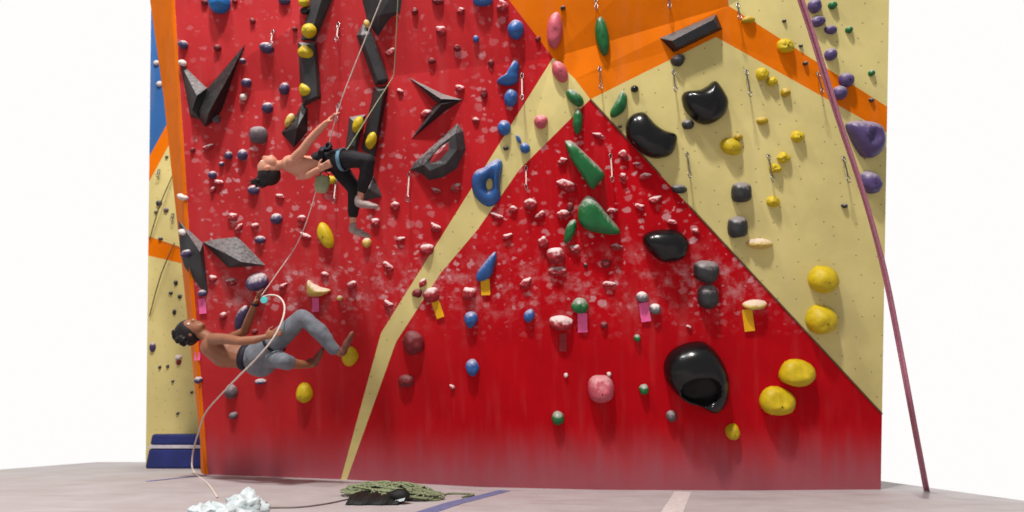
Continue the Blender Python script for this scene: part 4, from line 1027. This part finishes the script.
for k in range(140):
    v = Vector((rr_.gauss(0, 1), rr_.gauss(0, 1), rr_.gauss(0, 1))).normalized()
    if v.dot(fc2) > .15 and v.dot(cr2) < .6: continue
    if v.dot(cr2) < -.35: continue
    ellip(bm, hc2 + cr2 * .035 - fc2 * .022 + v * r2_ * 1.17, Vector((1, 0, 0)), Vector((0, 1, 0)), Vector((0, 0, 1)), .02, .02, .02)
fuse('hair', bm, M['hair'], lr, .007, 2)
shoe('climbing_shoe', 343, 353.5, .0, IMG(.45, -1, .0), M['darkshoe'], lr, B2, .24, IMG(-.8, -.5, 0))
shoe('climbing_shoe', 315, 364, -.02, IMG(.5, -.9, .2), M['darkshoe'], lr, B2, .18, IMG(-.9, -.3, 0))
ringstrap('harness_belt', P(247.5, 357, B2), IMG(1, .05, 0), .125, .13, M['navy'], lr, .03, IMG(0, -1, 0))
ringstrap('leg_loop', P(274, 343.5, B2 + .09), IMG(.75, -.66, .05), .112, .112, M['navy'], lr, .014, IMG(0, -1, 0))
wc = P(257, 300, B2 + .02)
ringstrap('wrist_strap', P(255, 304, B2), IMG(.42, -.9, .05), .031, .031, M['navy'], lr, .01, IMG(1, 0, 0))
bm = bmesh.new(); bmesh.ops.create_cone(bm, cap_ends=True, segments=20, radius1=.034, radius2=.030, depth=.016)
q = IMG(.3, -.1, 1).to_track_quat('Z', 'Y'); bmesh.ops.transform(bm, matrix=Matrix.Translation(P(264, 300, B2 + .07) - lr.location) @ q.to_matrix().to_4x4(), verts=bm.verts)
o = frombm('belay_device', bm, M['watch'], lr, smooth=False); o['label'] = 'round pale cyan device at the raised hand'

# ------------------------------------------------------------------ labels that single out the remaining holds
LM = [((696, 374), 'the huge black pocket hold'), ((666, 245), 'the lens-shaped black hold'), ((650, 136), 'the kidney-shaped black hold'), ((706, 103), 'the fin-backed black hold'),
      ((488, 184), 'the blue ring-shaped jug'), ((508, 74), 'the comma-shaped blue hold'), ((486, 267), 'the tilted blue hold'), ((586, 164), 'the upper green wedge'), ((597, 216), 'the green teardrop hold'),
      ((864, 139), 'the scooped violet hold'), ((555, 30), 'the tall pink oval'), ((472, 367), 'the lowest blue hold'), ((601, 388), 'the large round pink hold'), ((561, 322), 'the chalky shelf-like hold'),
      ((437, 152), 'the dark shell volume'), ((440, 100), 'the boomerang volume'), ((310, 70), 'the long left column volume'), ((326, 235), 'the tilted yellow oval'), ((222, 90), 'the black spike volume'),
      ((240, 252), 'the grey wing-shaped volume'), ((372, 55), 'the slanting right column volume'), ((305, 392), 'the round yellow hold below legs'), ((350, 356), 'the yellow hold at the foot'),
      ((730, 146), 'the mid-sized yellow oval'), ((784, 46), 'the knobbly yellow hold'), ((317, 288), 'the boat-shaped yellow hold'), ((259, 135), 'the round grey hold'), ((221, 3), 'the bright blue blocky hold'),
      ((580, 305), 'the chalk-topped green hold'), ((258, 281), 'the large chalky purple hold'), ((192, 330), 'the lower climber\'s head'), ((741, 192), 'the upper rounded square hold')]
LMF = [((165, 248), 'the far wall\'s orange band'), ((175, 450), 'the dark blue mat'), ((158, 100), 'the far blue panel'), ((179, 357), 'the far red and white pair')]
ALT = {'dark red': 'dark red', 'chalky red': 'chalky red', 'charcoal': 'dark grey', 'chalky grey': 'chalky grey', 'ochre': 'ochre yellow'}
auto = {}
for h in allholds:
    if h['label']: h['o']['label'] = h['label']; continue
    far = h['x'] < 194 and h['o'].matrix_world.translation.y > 6.9 or (h['x'] < 170)
    lm = LMF if far else LM
    p, ph = min(lm, key=lambda q: math.hypot(q[0][0] - h['x'], q[0][1] - h['y']))
    dx, dy = h['x'] - p[0], h['y'] - p[1]; a = math.degrees(math.atan2(-dy, dx)) % 360
    dr = ['right of', 'up and right of', 'above', 'up and left of', 'left of', 'down and left of', 'below', 'down and right of'][int(((a + 22.5) % 360) // 45)]
    size = 'tiny' if h['w'] < 7 else 'small' if h['w'] < 13 else 'medium'
    lb = '%s %s hold %s %s' % (size, ALT.get(h['c'], h['c']), dr, ph)
    auto.setdefault(lb, []).append((math.hypot(dx, dy), h))
used = {h['label'] for h in allholds if h['label']}
ORD = ['nearest', 'second nearest', 'third nearest', 'fourth nearest', 'fifth nearest', 'sixth nearest']
for lb, L_ in auto.items():
    L_.sort(key=lambda t: t[0])
    for i, (dist, h) in enumerate(L_):
        if len(L_) == 1: h['o']['label'] = lb
        elif len(L_) == 2: h['o']['label'] = lb + ', ' + ('nearer one' if i == 0 else 'farther one')
        else: h['o']['label'] = lb + ', the ' + (ORD[i] if i < len(L_) - 1 else 'farthest')
GR = {}
for h in allholds: h['o']['group'] = {'dark red': 'dark red holds', 'chalky red': 'chalky red holds', 'charcoal': 'dark grey holds', 'chalky grey': 'dark grey holds'}.get(h['c'], h['c'] + ' holds')

# ------------------------------------------------------------------ light
w = bpy.data.worlds.new('World'); SC.world = w; w.use_nodes = True
bg = w.node_tree.nodes['Background']; bg.inputs[0].default_value = (1, .985, .975, 1); bg.inputs[1].default_value = 1.0
# made-up background: pale beyond the wall, dimmed camera-side so the lamps shape shadows
WN, WL = w.node_tree.nodes, w.node_tree.links
wt = WN.new('ShaderNodeTexCoord'); wsx = WN.new('ShaderNodeSeparateXYZ'); WL.new(wt.outputs['Generated'], wsx.inputs[0])
WL.new(mth(WN, WL, 'ADD', .36, mth(WN, WL, 'MULTIPLY', ss(WN, WL, wsx.outputs[1], -.2, .3), .64)), bg.inputs[1])
def area(loc, target, size, power, col=(1, .965, .93)):
    l = bpy.data.lights.new('hall_lamp', 'AREA'); l.shape = 'DISK'; l.size = size; l.energy = power; l.color = col
    o = bpy.data.objects.new('hall_lamp', l); COL.objects.link(o); o.location = loc
    o.rotation_euler = (Vector(target) - Vector(loc)).to_track_quat('-Z', 'Y').to_euler(); return o
area((-1.2, -3.0, 12.5), (0, 5.2, 2.2), .9, 2000)
area((-4.5, -1.0, 11.0), (-2, 5.2, 2.2), .9, 560)
vs_ = SC.view_settings; vs_.view_transform = 'Standard'; vs_.look = 'None'; vs_.exposure = 0; vs_.gamma = 1; vs_.use_curve_mapping = False
